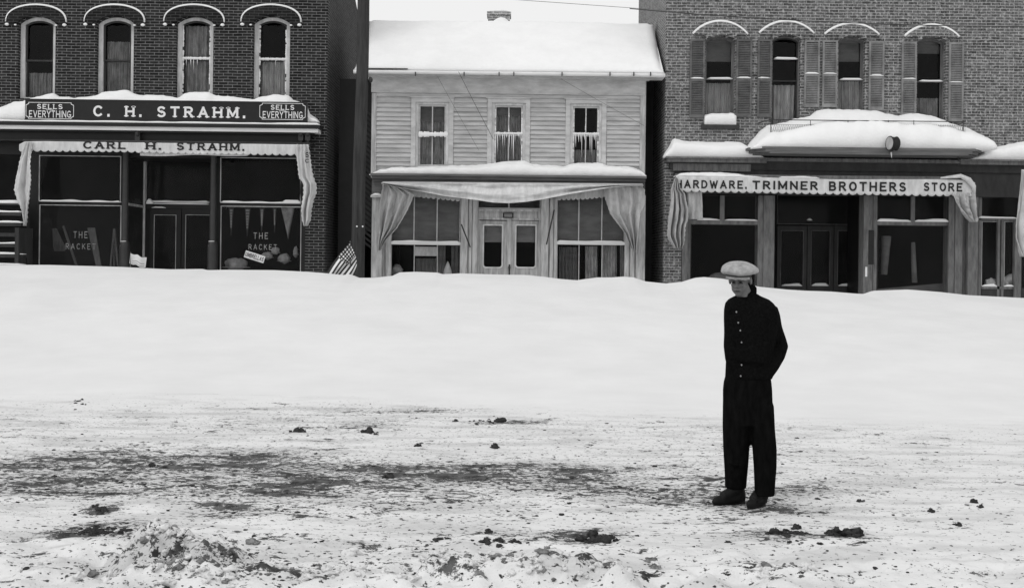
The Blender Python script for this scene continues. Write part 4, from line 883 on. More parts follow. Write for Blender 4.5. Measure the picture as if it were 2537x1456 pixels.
m_.build('diagonal_lath', 'dark_wood', AL)
MB().box(q[0]-.3, q[1]+.5, 31.5, 31.6, 0, 5).build('back_boards', 'black', AL)
RA = empty('alley_wall', (3.4, 30.6, 0), 'tall dark board wall closing the narrow gap between the clapboard house and the glare painted brick building', 'wall')
MB().box(xrr-.3, W(1646, 400, Y0)[0]+.1, 30.6, 30.68, 0, 6.6).build('boards', 'dark_wood', RA)
YP = 26.4
PO = empty('utility_pole', (W(884, 690, YP)[0], YP, 0), 'tall dark wooden utility pole standing between the brick shop and the clapboard house', 'pole')
p0 = W(885, 690, YP); p1 = W(901, 0, YP); dx = (p1[0]-p0[0])/(p1[1]-p0[1]); pts = []; rad = []
for z in np.linspace(-.2, 11.5, 36): pts.append((p0[0]+dx*(z-p0[1])+.01*math.sin(z*1.3), YP, z)); rad.append(.155-.0028*z+.006*float(fbm(z*2, 1, 2)))
MB().tube(pts, rad, 20).build('shaft', 'pole', PO, True)
m_ = MB(); m_.ell(pp(918, 198, YP-.02), (.05, .06, .07), 8, 6); m_.build('insulator', 'iron', PO)
for a_, b_ in ((.05, 1), (-.08, 2)):
    m_ = MB(); x, y, z = pp(893, 561-a_*0, YP-.17); m_.ell((x+a_, y, z), (.02, .015, .02), 8, 6); m_.build('bolt_head', 'trim', PO)
# overhead wires
def wire(name, p, q, sag, r, label, m='iron'):
    p, q = Vector(p), Vector(q); mb = MB(); mb.tube([p.lerp(q, t)-Vector((0, 0, sag*4*t*(1-t))) for t in np.linspace(0, 1, 24)], r, 5); return simple(mb, name, m, label, 'wire', 'overhead wires', True)
wire('overhead_wire', pp(1195, -6, 27.5), pp(1700, 30, 27.5), .0, .006, 'faint wire crossing the sky above the roof snow', 'mid_wood')
wire('overhead_wire', pp(1560, 22, 27.8), pp(2620, 66, 27.8), .12, .011, 'dark wire crossing the top of the glare painted brick wall')
wire('overhead_wire', pp(1136, 178, 27.4), pp(1222, 345, 27.4), .01, .0055, 'slanting wire down to the middle upper window of the clapboard house')
wire('overhead_wire', pp(1084, 190, 27.4), pp(1186, 372, 27.4), .01, .0035, 'slanting wire between the left and middle upper windows of the clapboard house')
wire('overhead_wire', pp(1390, 196, 27.4), pp(1596, 312, 27.4), .01, .0035, 'slanting wire across the right part of the clapboards')

# ================================================================== RIGHT BRICK BUILDING
RB = empty('brick_building', (9, Y0, 0), 'brick hardware building paled with painted glare, with louvred shutters beside the arched upper windows', 'building')
xb0 = W(1646, 400, Y0)[0]; zB = W(2080, 440, Y0)[1]; xpr = W(1690, 500, Y0)[0]
rw = [(1747, 1821, 100, 311), (1913, 1983, 100, 312), (2076, 2143, 102, 300), (2272, 2343, 104, 300)]
holes = []
for a, c, t, b in rw:
    q = R(a, t-11, c, b, Y0); holes.append(arch(q[0], q[1], q[2], q[3]-.11, q[3]))
plate([[(xb0, -.2), (xpr, -.2), (xpr, zB), (24, zB), (24, 10.6), (xb0, 10.6)]]+holes, Y0, Y0+.3).build('wall', 'brick_glare', RB)
MB().box(xb0, xb0+.3, Y0+.3, 34.6, -.2, 10.4).build('side_wall', 'brick_glare', RB); MB().box(xb0+.3, 24, 34.3, 34.6, -.2, 9).build('rear_wall', 'brick_side', RB)
MB().add([(xb0+.3, Y0+.3, 10.1), (24, Y0+.3, 10.1), (24, 34.3, 8.9), (xb0+.3, 34.3, 8.9)], [(0, 1, 2, 3)]).build('roof', 'dark_wood', RB, solid=.1)
room(RB, xb0+.32, 23.9, Y0+.32, 31.5, zB+.05, 8.6); room(RB, xb0+.32, 23.9, Y0+.4, 32.5, -.1, zB-.05)
for i, (a, c, t, b) in enumerate(rw):
    sash_window(RB, a, t-11, c, b, Y0, crown=11, casing=3, cm='mid_wood', sm='mid_wood' if i != 1 else 'dark_wood', rail=[196, 200, 198, 202][i], curtain=['curtain', 'curtain', 'curtain', 'curtain_dim'][i], blind=[150, None, 150, 130][i],  # blinds added and curtains paled to give the glass a hazy grey
                cf=(0, 0, .0, [.5, .48, .5, .3][i]), seed=20+i)
    srow(a+6, [192, 141, 194, 198][i], c-6, [196, 147, 198, 202][i], Y0+.1, .12)
    q0 = W((a+c)/2, [56, 56, 62, 65][i], Y0)[1]; zE = W((a+c)/2, [88, 86, 89, 94][i], Y0)[1]; xa = W((a+c)/2-67, 90, Y0)[0]; xb = W((a+c)/2+67, 90, Y0)[0]; xm = (xa+xb)/2; hw = (xb-xa)/2; hh = q0-zE
    R_ = (hw*hw+hh*hh)/(2*hh); out = []
    for k in range(23):
        aa = math.asin(hw/R_)*(k/11-1); out.append((xm+R_*math.sin(aa), q0-R_+R_*math.cos(aa)))
    q = R(a, t-11, c, b, Y0); inn = arch(q[0]-.01, q[1]+.01, zE, q[3]-.1, q[3]+.012)[2:]
    plate([out+[(q[1]+.01, zE)]+inn+[(q[0]-.01, zE)]], Y0-.075, Y0-.003).build('window_hood', 'brick_glare', RB)
    SN.tube([(x, Y0-.045, z+.015) for x, z in out], [(.04, .006+.014*float(vn(k*.8, i*5.3+9))) for k in range(23)], 6)
# louvred shutters
def shutter(x0, x1, y0, y1, m):
    q = R(x0, y0, x1, y1, Y0-.05); t = .045; zm = W((x0+x1)/2, lerp(y0, y1, .52), Y0)[1]
    f = plate([rect(*q), rect(q[0]+t, q[1]-t, q[2]+t*1.6, zm-.04), rect(q[0]+t, q[1]-t, zm+.04, q[3]-t)], Y0-.05, Y0-.015)
    z = q[2]+t*1.6
    while z < q[3]-t-.02:
        if not (zm-.06 < z < zm+.03): f.add([(q[0]+t-.003, Y0-.044, z), (q[1]-t+.003, Y0-.044, z), (q[1]-t+.003, Y0-.016, z+.032), (q[0]+t-.003, Y0-.016, z+.032), (q[0]+t-.003, Y0-.050, z+.008), (q[1]-t+.003, Y0-.050, z+.008), (q[1]-t+.003, Y0-.022, z+.04), (q[0]+t-.003, Y0-.022, z+.04)], [(0,3,2,1),(4,5,6,7),(0,1,5,4),(3,7,6,2),(0,4,7,3),(1,2,6,5)])
        z += .042
    o = f.build('shutter', m, RB); srow(x0+2, lerp(y0, y1, .5)-3, x1-2, lerp(y0, y1, .5)+.2, Y0-.06, .04); return o
for x0, x1, y0, y1, m in ((1709, 1746, 98, 292, 'shutter'), (1824, 1863, 98, 290, 'shutter'), (1877, 1912, 98, 290, 'shutter'), (1993, 2031, 100, 266, 'shutter_frost'), (2038, 2075, 100, 266, 'shutter_frost'), (2153, 2191, 102, 274, 'shutter_frost'), (2234, 2271, 104, 288, 'shutter_frost'), (2351, 2388, 106, 302, 'shutter_frost')): shutter(x0, x1, y0, y1, m)
sl_ = MB(); sl_.pbox(1738, 309, 1832, 319, Y0-.08, back=Y0-.002); sl_.build('window_sill', 'dark_wood', RB)
tag(heap([(1745,284),(1760,280),(1785,281),(1815,279),(1825,284)], [(1743,309.5),(1828,310)], Y0-.07, Y0+.08, lip=.8, wob=.01).build('sill_snow', 'snow', None, True), 'block of snow filling the sill of the leftmost shuttered window', 'snow', kind='stuff')
# shop cornice
cn = MB(); cn.pbox(1650, 389, 1900, 393, 27.86, back=Y0-.003); cn.pbox(1654, 393, 1900, 402, 27.92, back=Y0-.003); cn.pbox(2380, 397, 2900, 401, 27.86, back=Y0-.003); cn.pbox(2380, 401, 2900, 410, 27.92, back=Y0-.003); cn.pbox(1900, 394, 2380, 402, 27.95, back=Y0-.003); build_each(cn, 'cornice', 'mid_wood', RB)
cn = MB(); cn.pbox(1660, 402, 2900, 426, 28.1, back=Y0+.0); cn.pbox(1672, 426, 2900, 486, 28.18, back=Y0+.1); cn.build('fascia', 'dark_wood', RB)
cn = MB(); cn.pbox(1668, 406, 1860, 424, 28.085, back=28.098); cn.build('fascia_panel', 'mid_wood', RB)
tag(heap([(1644,388),(1650,376),(1662,360),(1668,346),(1674,343),(1700,348),(1760,349),(1830,349),(1845,354),(1862,366),(1880,380),(1890,392)], [(1644,389),(1890,392)], 27.88, Y0-.005, lip=.6).build('ledge_snow', 'snow', None, True), 'rounded snow drift on the hardware shop cornice left of the balcony', 'snow', kind='stuff')
tag(heap([(2396,394),(2420,385),(2445,372),(2452,360),(2480,361),(2520,353),(2560,345),(2700,340),(2880,345)], [(2396,395.5),(2880,400)], 27.88, Y0-.005, lip=.6).build('ledge_snow', 'snow', None, True), 'snow drift on the hardware shop cornice at the right edge of the photo', 'snow', kind='stuff')
# balcony
YB = 27.3; BA = MB(); q = R(1858, 366, 2449, 382, YB)
def bal(y0, y1, xo):
    a_ = R(1858+xo, y0, 2449-xo, y1, YB); return BA.rings([[(a_[0], Y0-.002, z), (a_[0]+.02, YB+.35, z), (a_[0]+.3, YB+.0, z), (a_[1]-.3, YB, z), (a_[1]-.02, YB+.35, z), (a_[1], Y0-.002, z)] for z in (a_[2], a_[3])])
bal(366, 372, 0); bal(372.2, 379, 8); bal(379.2, 383, 18); bo = BA.build('balcony', 'cornice_wood', RB)
rl = MB(); x0_, x1_ = W(1905, 298, YB+.25)[0], W(2392, 300, YB+.25)[0]
def rz(px, py): return W(px, py, YB+.25)[1]
rl.tube([(x0_, YB+.25, rz(1905, 297)), (x1_, YB+.25, rz(2392, 302))], .011, 6); 
for py, r_ in ((309, .004), (346, .004)): rl.tube([(x0_, YB+.25, rz(1905, py)), (x1_, YB+.25, rz(2392, py+4))], r_, 5)
for px in (1910, 2008, 2101, 2201, 2264, 2386): rl.tube([pp(px, 298, YB+.25), pp(px, 372, YB+.25)], .008 if px not in (1910, 2386) else .012, 6)
for i in range(110):
    px = lerp(1910, 2386, i/109.); 
    rl.tube([pp(px, 309, YB+.25), pp(px+9, 346, YB+.25)], .0022, 4); rl.tube([pp(px+9, 309, YB+.25), pp(px, 346, YB+.25)], .0022, 4)
rl.tube([pp(1905, 298, YB+.25), (x0_-.1, Y0, rz(1905, 296))], .011, 6); rl.tube([pp(2392, 301, YB+.25), (x1_+.1, Y0, rz(2392, 301))], .011, 6); rl.build('railing', 'iron', bo)
MB().tube([pp(2374-.0, 520-140, 27.55), pp(2374, 400, 27.55)], .012, 6).build('hook', 'iron', bo)
tag(heap([(1855,366),(1868,348),(1882,332),(1893,318),(1905,308),(1925,302),(1960,297),(1980,289),(2005,286),(2022,280),(2032,270),(2060,264),(2100,266),(2150,266),(2185,268),(2200,273),(2225,279),(2240,282),(2262,277),(2290,276),(2325,282),(2350,291),(2365,300),(2400,310),(2420,320),(2440,331),(2448,338),(2451,352),(2453,366)],
     [(1855,367),(2453,370)], YB+.02, Y0-.02, lip=.42, wob=.04, step=5).build('balcony_snow', 'snow', None, True), 'great smooth heap of snow burying the balcony above the hardware awning', 'snow', kind='stuff')
LM = empty('balcony_lamp', pp(2208, 356, YB-.16), 'round dark drum lamp with a pale face fixed to the snowy balcony front', 'lamp')
cxm, _, czm = pp(2212, 356, YB-.16); ax = Vector((-.95, -.32, 0)).normalized(); sd2 = Vector((-ax.y, ax.x, 0)); upv = Vector((0, 0, 1)); r = .17
def ringat(d, rr_): return [Vector((cxm, YB-.18, czm))+ax*d+sd2*rr_*math.cos(2*math.pi*k/24)+upv*rr_*1.08*math.sin(2*math.pi*k/24) for k in range(24)]
MB().rings([ringat(d, rr_) for d, rr_ in ((-.10, .06), (-.10, .14), (-.08, .155), (-.05, .142), (.06, .142), (.08, .158), (.10, .155), (.10, .14))]).build('drum', 'black', LM, True)
MB().rings([ringat(d, rr_) for d, rr_ in ((.101, .14), (.108, .12), (.108, .09), (.104, .0))]).build('face', 'canvas_grey', LM, True)
MB().tube([(cxm, YB-.18, czm-.15), (cxm+.02, YB+.1, czm-.2)], .02, 8).build('bracket', 'iron', LM)
SN.tube([pp(2208, 377, YB-.1), pp(2209, 392, YB-.1)], [.02, .004], 6)
# awning of the hardware shop
HA = empty('awning', (8.0, 27.55, 4), 'white scalloped awning valance lettered HARDWARE. TRIMNER BROTHERS STORE', 'awning')
YH = 27.55
MB().tube([pp(1672, 436, YH+.07), pp(2400, 443, YH+.07)], .05, 10).build('roller', 'mid_wood', HA, True)
valance('valance', 1675, 2416, [(1675,437),(1900,440),(2080,444),(2330,444),(2390,446),(2416,452)], [(1675,473),(1800,474),(2000,478),(2200,481),(2300,483),(2370,483),(2416,484)], YH, 38, 'canvas', HA, .012, 5.5, 3)
sfh = valance_surf(YH, .012, 3); mb = MB()
for tx, p0, p1, y0_, y1_ in (('HARDWARE.', 1674, 1850, 446, 468), ('TRIMNER', 1864, 2026, 448, 471), ('BROTHERS', 2054, 2244, 450, 475), ('STORE', 2288, 2384, 452, 475)):
    q = R(p0, y0_, p1, y1_, YH); lettering(mb, tx, q[0], q[1], q[2], q[3], lambda x, z: sfh(x, z)-.012, t=.25, gap=.36); mb.build('lettering', 'letter_black', HA); mb = MB()
drape([(440,1673),(470,1663),(500,1662),(540,1656),(580,1653),(590,1655),(615,1671)], [(440,1677),(470,1686),(480,1697),(500,1700),(520,1706),(545,1704),(560,1697),(600,1694),(615,1688)], 440, 616, YH-.05, 'canvas_grey', HA, seed=8, folds=6, amp=.07, jag=1)
drape([(474,1700),(500,1704),(540,1702),(545,1702)], [(474,1738),(500,1740),(540,1741),(545,1742)], 474, 543, YH+.1, 'canvas_grey', HA, seed=9, folds=2, amp=.03)
drape([(478,2358),(500,2364),(520,2376),(540,2392),(552,2404)], [(478,2416),(500,2419),(540,2421),(552,2419)], 478, 550, YH-.02, 'canvas_grey', HA, seed=10, folds=4, amp=.06)
mb = MB(); q = R(2393, 440, 2416, 500, YH-.06); mb.tube([pp(2330, 441, YH), pp(2380, 436, YH-.03), pp(2400, 446, YH-.05), pp(2412, 462, YH-.05), pp(2414, 480, YH-.05)], [.02, .05, .07, .06, .03], 10); mb.build('bunched_cloth', 'canvas', HA, True)
tag(heap([(1670,437),(1680,430),(1700,427),(1780,426),(1830,429),(1860,434),(1890,440)], [(1670,437.5),(1890,441)], YH+.02, YH+.3, lip=.5, wob=.01).build('awning_snow', 'snow', None, True), 'long low drift of snow lying on top of the hardware awning', 'snow', kind='stuff')
srow(1930, 437, 2030, 442, YH+.02, .1)
# storefront
sp = MB()
for x0, x1, d in ((1690, 1703, .0), (1703, 1710, .05), (1877, 1890, .04), (1891, 1918, 0), (2139, 2161, 0), (2162, 2172, .04), (2350, 2364, .03), (2366, 2384, .0), (2398, 2423, -.04)): sp.pbox(x0, 484, x1, 800, Y0-.05+d, back=Y0+.35)
sp.pbox(2384, 484, 2398, 800, Y0+.08, back=Y0+.3); build_each(sp, 'pilaster', 'mid_wood', RB)
ss = MB(); ss.pbox(1700, 545, 1878, 556, Y0+.02, back=Y0+.12); ss.pbox(2172, 548, 2350, 558, Y0+.02, back=Y0+.12); build_each(ss, 'transom_bar', 'mid_wood', RB)
ss = MB(); ss.pbox(1710, 745, 1877, 800, Y0+.02, back=Y0+.12); ss.pbox(2172, 745, 2350, 800, Y0+.02, back=Y0+.12); build_each(ss, 'stall_riser', 'dark_wood', RB)
shop_pane(RB, 1710, 484, 1878, 545, Y0+.06, 2, 'dark_wood', (1789,)); shop_pane(RB, 1710, 556, 1878, 745, Y0+.06, 2, 'dark_wood'); shop_pane(RB, 2172, 484, 2350, 548, Y0+.06, 2, 'dark_wood', (2262,)); shop_pane(RB, 2172, 558, 2350, 745, Y0+.06, 2, 'dark_wood')
mu = MB(); mu.pbox(1784, 484, 1795, 546, Y0+.0, back=Y0+.05); mu.pbox(2257, 484, 2267, 549, Y0, back=Y0+.05); build_each(mu, 'mullion', 'mid_wood', RB)
srow(1728, 541.5, 1784, 545.5, Y0+.0, .06); srow(1796, 542, 1877, 546.5, Y0, .06); srow(2174, 543, 2257, 549, Y0, .06); srow(2267, 543.5, 2350, 549.5, Y0, .06)
YE = 29.9
sdw = MB(); a_ = W(1918, 600, Y0+.3)[0]; b_ = W(2139, 600, Y0+.3)[0]; sdw.box(a_-.02, a_+.02, Y0+.36, YE, 0, 4.3); sdw.box(b_-.02, b_+.02, Y0+.36, YE, 0, 4.3); build_each(sdw, 'entry_side', 'black', RB)
dz = [(1935, 1960, 0), (1962, 2000, 1), (2002, 2048, 2), (2054, 2082, 3), (2085, 2120, 4)]
for (u0, u1) in ((1925, 1998), (2000, 2064), (2066, 2130)):
    q = R(u0, 560, u1, 790, YE); g = R(u0+10, 572, u1-9, 707, YE)
    d = plate([rect(*q), rect(*g)], YE, YE+.05).build('door', 'dark_wood', RB)
    MB().box(g[0], g[1], YE+.02, YE+.025, g[2], g[3]).build('pane', 'shop_glass', d)
    plate([rect(g[0]-.012, g[1]+.012, g[2]-.012, g[3]+.012), rect(*g)], YE-.012, YE-.001).build('glazing_bead', 'mid_wood', d)
    srow(u0+12, 702.5, u1-11, 708.5, YE-.03, .05)
shop_pane(RB, 1925, 484, 2130, 556, YE, 1.2, 'mid_wood')
srow(2000, 541, 2012, 546, YE-.05, .05)
# cards and fittings on the pilaster by the entry
q = R(2152.5, 588, 2161, 652, Y0-.09); simple(MB().box(2.0+q[0]-2.0, q[1]+.05, Y0-.06, Y0-.052, W(2155, 655, Y0)[1], W(2155, 570, Y0)[1]), 'dark_board', 'black', 'narrow dark board fixed to the pilaster right of the hardware entry', 'board')
q = R(2144, 657, 2149, 690, Y0-.07); simple(MB().box(q[0], q[1], Y0-.06, Y0-.052, W(2146, 685, Y0)[1], W(2146, 661, Y0)[1]), 'thermometer', 'letter', 'small white upright thermometer strip on the pilaster right of the entry', 'thermometer')
# dim goods in the hardware windows
mb = MB(); x, y, z = pp(1832, 665, Y0+.5); mb.ell((x-.5, y, z-.45), (.35, .2, .35), 16, 10); simple(mb, 'display_goods', 'blind', 'dim rounded wares behind the left hardware window', 'goods', None, True)
mb = MB(); mb.tube([pp(2196, 585, Y0+.4), pp(2190, 680, Y0+.4)], [.12, .08], 10); mb.tube([pp(2262, 600, Y0+.4), pp(2266, 700, Y0+.4)], [.05, .07], 10); mb.add([pp(2172, 716, Y0+.3), pp(2348, 700, Y0+.6), pp(2348, 745, Y0+.6), pp(2172, 745, Y0+.3)], [(0, 1, 2, 3)]); simple(mb, 'display_tools', 'blind', 'dim hanging tools behind the right hardware window', 'tools', None, True)
# neighbouring shopfront at the right edge
nb = MB(); nb.pbox(2424, 540, 2560, 546, Y0+.0, back=Y0+.1); nb.pbox(2424, 484, 2431, 800, Y0, back=Y0+.1); nb.pbox(2471, 546, 2477, 800, Y0, back=Y0+.1); nb.pbox(2480, 546, 2487, 800, Y0+.01, back=Y0+.1); nb.pbox(2514, 546, 2530, 800, Y0-.05, back=Y0+.1); nb.pbox(2431, 709, 2514, 716, Y0, back=Y0+.1); nb.build('shopfront', 'mid_wood', RB)
shop_pane(RB, 2431, 548, 2471, 709, Y0+.06, 1.5, 'bead'); shop_pane(RB, 2487, 548, 2514, 709, Y0+.06, 1.5, 'bead'); shop_pane(RB, 2431, 484, 2560, 540, Y0+.06, 1.5, 'dark_wood'); shop_pane(RB, 2530, 546, 3000, 745, Y0+.06, 1.5, 'dark_wood')
nb = MB(); nb.pbox(2431, 716, 3000, 800, Y0+.02, back=Y0+.1); nb.build('stall_riser', 'dark_wood', RB)
srow(2433, 704, 2470, 710, Y0+.0, .06); srow(2488, 703, 2514, 710, Y0, .06); srow(2424, 537, 2520, 541, Y0-.02, .06)
mb = MB(); 
for px, py, rx, rz_ in ((2455, 700, .16, .09), (2500, 694, .15, .13), (2490, 700, .1, .08)): mb.ell(pp(px, py, Y0+.2), (rx, .1, rz_), 12, 8, wob=.5)
simple(mb, 'paper_goods', 'canvas', 'crumpled pale paper low in the small window at the right edge', 'paper', None, True)
NA = empty('awning', pp(2528, 430, YH), 'bunched pale awning cloth hanging at the right edge of the photo', 'awning')
drape([(420,2530),(470,2527),(520,2522),(560,2515),(590,2517),(620,2524),(636,2530)], [(420,2560),(520,2562),(600,2560),(636,2552)], 420, 636, YH-.05, 'canvas', NA, name='hanging_cloth', seed=12, folds=4, amp=.07)
so_ = SN.build('window_ledge_snow', 'snow', None, True); tag(so_, 'thin lines of snow caught on sills, glazing bars and window hoods of all three shops', 'snow', kind='stuff')

# ================================================================== THE MAN
YM = 8.35
def mp(px, py, dy=0): x, z = W(px, py, YM); return Vector((x, YM+dy, z))
PE = bpy.data.objects.new('person', None); SC.collection.objects.link(PE); PE.location = (mp(1850, 1250).x, YM, 0)
tag(PE, 'young man in pale flat cap and black cardigan standing in the trodden snow', 'person')
def remesh(mb, name, m, vox, smooth=6, parent=PE):
    me = bpy.data.meshes.new('t'); me.from_pydata(mb.v, [], mb.f); import bmesh as _b
    bm = _b.new(); bm.from_mesh(me); _b.ops.recalc_face_normals(bm, faces=bm.faces); bm.to_mesh(me); bm.free()
    o = bpy.data.objects.new('t', me); SC.collection.objects.link(o)
    r = o.modifiers.new('r', 'REMESH'); r.mode = 'VOXEL'; r.voxel_size = vox; s = o.modifiers.new('s', 'SMOOTH'); s.iterations = smooth; s.factor = .5
    dg = bpy.context.evaluated_depsgraph_get(); dg.update(); m2 = bpy.data.meshes.new_from_object(o.evaluated_get(dg)); bpy.data.objects.remove(o)
    m2.name = name; m2.materials.clear(); m2.materials.append(M[m]); m2.polygons.foreach_set('use_smooth', [True]*len(m2.polygons))
    ob = bpy.data.objects.new(name, m2); SC.collection.objects.link(ob); ob.parent = parent; ob.matrix_parent_inverse = parent.matrix_basis.inverted(); return ob
def oval(mb, secs, n=24):                                            # secs: (py, px left, px right, half depth, y offset)
    rs = []
    for py, l_, r_, d, yo in secs:
        A, B = mp(l_, py), mp(r_, py); c = (A+B)/2; hw = (B.x-A.x)/2
        rs.append([(c.x+hw*math.copysign(abs(math.cos(a))**.85, math.cos(a)), YM+yo+d*math.sin(a), c.z) for a in [2*math.pi*k/n for k in range(n)]])
    return mb.rings(rs)
FW = Vector((-.45, -.89, 0))                                         # the way he faces
# jacket
jk = MB()
oval(jk, [(726,1836,1876,.05,.03),(733,1822,1886,.065,.02),(741,1806,1906,.08,.015),(751,1797,1918,.10,.01),(768,1794,1928,.115,.01),(790,1793,1930,.122,0),(820,1794,1926,.122,0),(850,1796,1920,.12,0),(880,1799,1912,.115,0),(905,1798,1909,.115,0),(925,1797,1912,.12,0),(938,1796,1914,.115,0)])
jk.tube([mp(1908,764,.02), mp(1914,785,.03), mp(1922,815,.05), mp(1934,846,.06), mp(1938,858,.05), mp(1928,880,.02), mp(1910,905,-.02), mp(1896,925,-.03)], [.058,.062,.058,.056,.055,.055,.054,.05], 16)
jk.tube([mp(1813,762,-.02), mp(1809,790,-.04), mp(1807,825,-.055), mp(1805,855,-.06), mp(1808,885,-.065), mp(1816,912,-.05)], [.05,.052,.048,.047,.046,.044], 16)
jk.ell(mp(1900, 762, .02), (.06, .07, .055), 14, 10); jk.ell(mp(1816, 760, -.03), (.055, .07, .05), 14, 10)
# wool folds
for k in range(7): jk.tube([mp(1805+k*2, 888+k*5-30, -.12), mp(1840+k*6, 893+k*5-30, -.13), mp(1890, 880+k*7-30, -.11)], .012, 6)
remesh(jk, 'cardigan', 'wool', .009, 7)
cl = MB()
ccx, ccy, ccz = mp(1847, 731, .02)
rs = []
for i in range(9):
    t = i/8; z = lerp(-.055, .075, t); k = lerp(1.15, 1.0, t); 
    rs.append([(ccx+.006+.068*k*math.cos(a)+.012*t, ccy+.012+.075*k*math.sin(a), ccz+z*(.62+.38*math.sin(a-.5))+.028*math.cos(a-.3)) for a in [2*math.pi*q_/24 for q_ in range(24)]])
cl.rings(rs); remesh(cl, 'collar', 'wool', .007, 4)
for px, py in ((1817, 771), (1821, 797), (1826, 816), (1829, 845), (1825, 873), (1829, 900), (1827, 927)):
    p = mp(px, py, -.121 if py > 790 else -.112); MB().ell(p, (.0062, .005, .0068), 10, 8).build('button', 'button', PE, True)
# trousers
tr = MB()
oval(tr, [(925,1799,1908,.105,0),(945,1793,1911,.112,0),(965,1791,1913,.115,0),(1000,1791,1914,.115,0),(1030,1792,1914,.11,0),(1052,1793,1914,.10,0)])
def leg(secs):
    oval(tr, secs, 20)
leg([(1000,1791,1858,.10,.0),(1060,1791,1861,.095,.01),(1110,1793,1858,.088,.02),(1150,1796,1856,.082,.03),(1185,1799,1854,.078,.05),(1212,1800,1853,.076,.06)])
leg([(1000,1851,1915,.10,-.02),(1060,1858,1917,.095,-.03),(1110,1861,1920,.088,-.05),(1150,1863,1919,.082,-.06),(1190,1864,1915,.076,-.07),(1221,1864,1912,.074,-.08)])
for (a_, b_, c_, d_, yy) in ((1802, 1142, 1840, 1152, -.06), (1806, 1180, 1842, 1170, -.03), (1870, 1130, 1908, 1120, -.125), (1872, 1196, 1906, 1186, -.135), (1800, 1060, 1846, 1050, -.075), (1872, 1068, 1910, 1078, -.115), (1805, 990, 1850, 1010, -.10), (1860, 1010, 1905, 985, -.10)):
    tr.tube([mp(a_, b_, yy+.02), mp((a_+c_)/2, (b_+d_)/2, yy), mp(c_, d_, yy+.02)], [.008, .015, .008], 8)
remesh(tr, 'trousers', 'trouser', .009, 6)
# shoes
def shoe(toe, heel, top, yo_t, yo_h):
    mb = MB(); T = mp(*toe, yo_t); Hh = mp(*heel, yo_h); T.z = .035; Hh.z = .045; A = mp(*top, (yo_h)); d = (T-Hh)
    mb.tube([Hh-d*.12, Hh+d*.15, Hh+d*.5, Hh+d*.82-Vector((0, 0, .004)), T+d*.02-Vector((0, 0, .006)), T+d*.12-Vector((0, 0, .010))], [.032, .039, .034, (.040, .028), (.032, .022), (.016, .012)], 14)
    mb.tube([Hh+d*.05+Vector((0, 0, .01)), Hh+d*.12+Vector((0, 0, .09)), A], [.047, .044, .05], 14)
    mb.tube([Hh+d*.1+Vector((0, 0, .06)), Hh+d*.4+Vector((0, 0, .045)), Hh+d*.75+Vector((0, 0, .02))], [.045, .04, .035], 12)
    o = remesh(mb, 'boot', 'boot', .007, 5)
    s = MB(); s.tube([Hh-d*.14-Vector((0, 0, .03)), Hh+d*.1-Vector((0, 0, .03)), Hh+d*.45-Vector((0, 0, .028)), Hh+d*.8-Vector((0, 0, .028)), T+d*.08-Vector((0, 0, .024))], [(.04, .012), (.043, .014), (.034, .01), (.046, .01), (.03, .009)], 14); s.build('sole', 'black', o, True)
shoe((1772,1235), (1840,1236), (1828,1200), -.02, .07); shoe((1847,1256), (1888,1246), (1888,1208), -.13, -.02)
# body: head, neck, trunk, arms and hands in the pockets
bd = MB()
hc = mp(1833, 692.5, 0); tilt = Vector((FW.x*.55, FW.y*.55, 0))
rotH = Quaternion((0, 0, 1), math.radians(-25)) @ Quaternion((1, 0, 0), math.radians(16))          # turned to picture left, chin down
def H_(x, y, z): return hc+rotH @ Vector((x, y, z))
def hell(c, r, nu=18, nv=12): bd.ell(H_(*c), r, nu, nv, rotH)
hell((0, .012, .03), (.073, .092, .088)); hell((0, -.028, -.045), (.055, .058, .062)); hell((0, -.058, -.088), (.026, .024, .022)); hell((0, -.01, -.06), (.060, .062, .045))
hell((0, -.082, .022), (.045, .014, .011)); hell((-.026, -.072, -.018), (.022, .018, .018)); hell((.026, -.072, -.018), (.022, .018, .018))
bd.tube([H_(0, -.083, .012), H_(0, -.096, -.008), H_(0, -.106, -.026)], [.009, .011, .013], 10); hell((-.011, -.094, -.028), (.008, .008, .007)); hell((.011, -.094, -.028), (.008, .008, .007))
hell((0, -.083, -.052), (.023, .010, .006)); hell((0, -.082, -.062), (.020, .010, .006)); hell((.074, .012, -.012), (.010, .02, .03)); hell((-.074, .012, -.012), (.010, .02, .03))
bd.tube([H_(0, .02, -.05), mp(1842, 722, .01), mp(1846, 740, .01), mp(1850, 775, .0), mp(1853, 860, 0), mp(1853, 930, 0), mp(1853, 990, 0)], [.05, .052, .06, (.10, .08), (.11, .085), (.11, .08), (.11, .08)], 18)
for sgn, P_ in ((1, [mp(1905,765,.02), mp(1935,853,.05), mp(1893,920,-.02)]), (-1, [mp(1815,765,-.02), mp(1808,850,-.055), mp(1822,915,-.04)])):
    bd.tube(P_, [.045, .036, .026], 12); hn = P_[2]; bd.ell(hn+Vector((-.01*sgn, 0, -.03)), (.028, .016, .04), 10, 8)
    for k in range(4): bd.tube([hn+Vector((-.02+.013*k, .0, -.055)), hn+Vector((-.022+.014*k, -.006, -.085-.004*(k in (1, 2))))], [.009, .007], 8)
    bd.tube([hn+Vector((-.026*sgn, 0, -.02)), hn+Vector((-.045*sgn, -.008, -.05))], [.011, .008], 8)
for P_ in ([mp(1826,990,0), mp(1826,1100,.02), mp(1828,1216,.06)], [mp(1884,990,-.01), mp(1890,1100,-.04), mp(1888,1225,-.03)]): bd.tube(P_, [.075, .05, .032], 14)
remesh(bd, 'body', 'skin', .0052, 3)
ey = MB()
for s in (-1, 1): ey.ell(H_(.027*s, -.079, .002), (.012, .008, .0055), 10, 6, rotH)
ey.build('eye', 'hair', PE, True)
hr = MB()
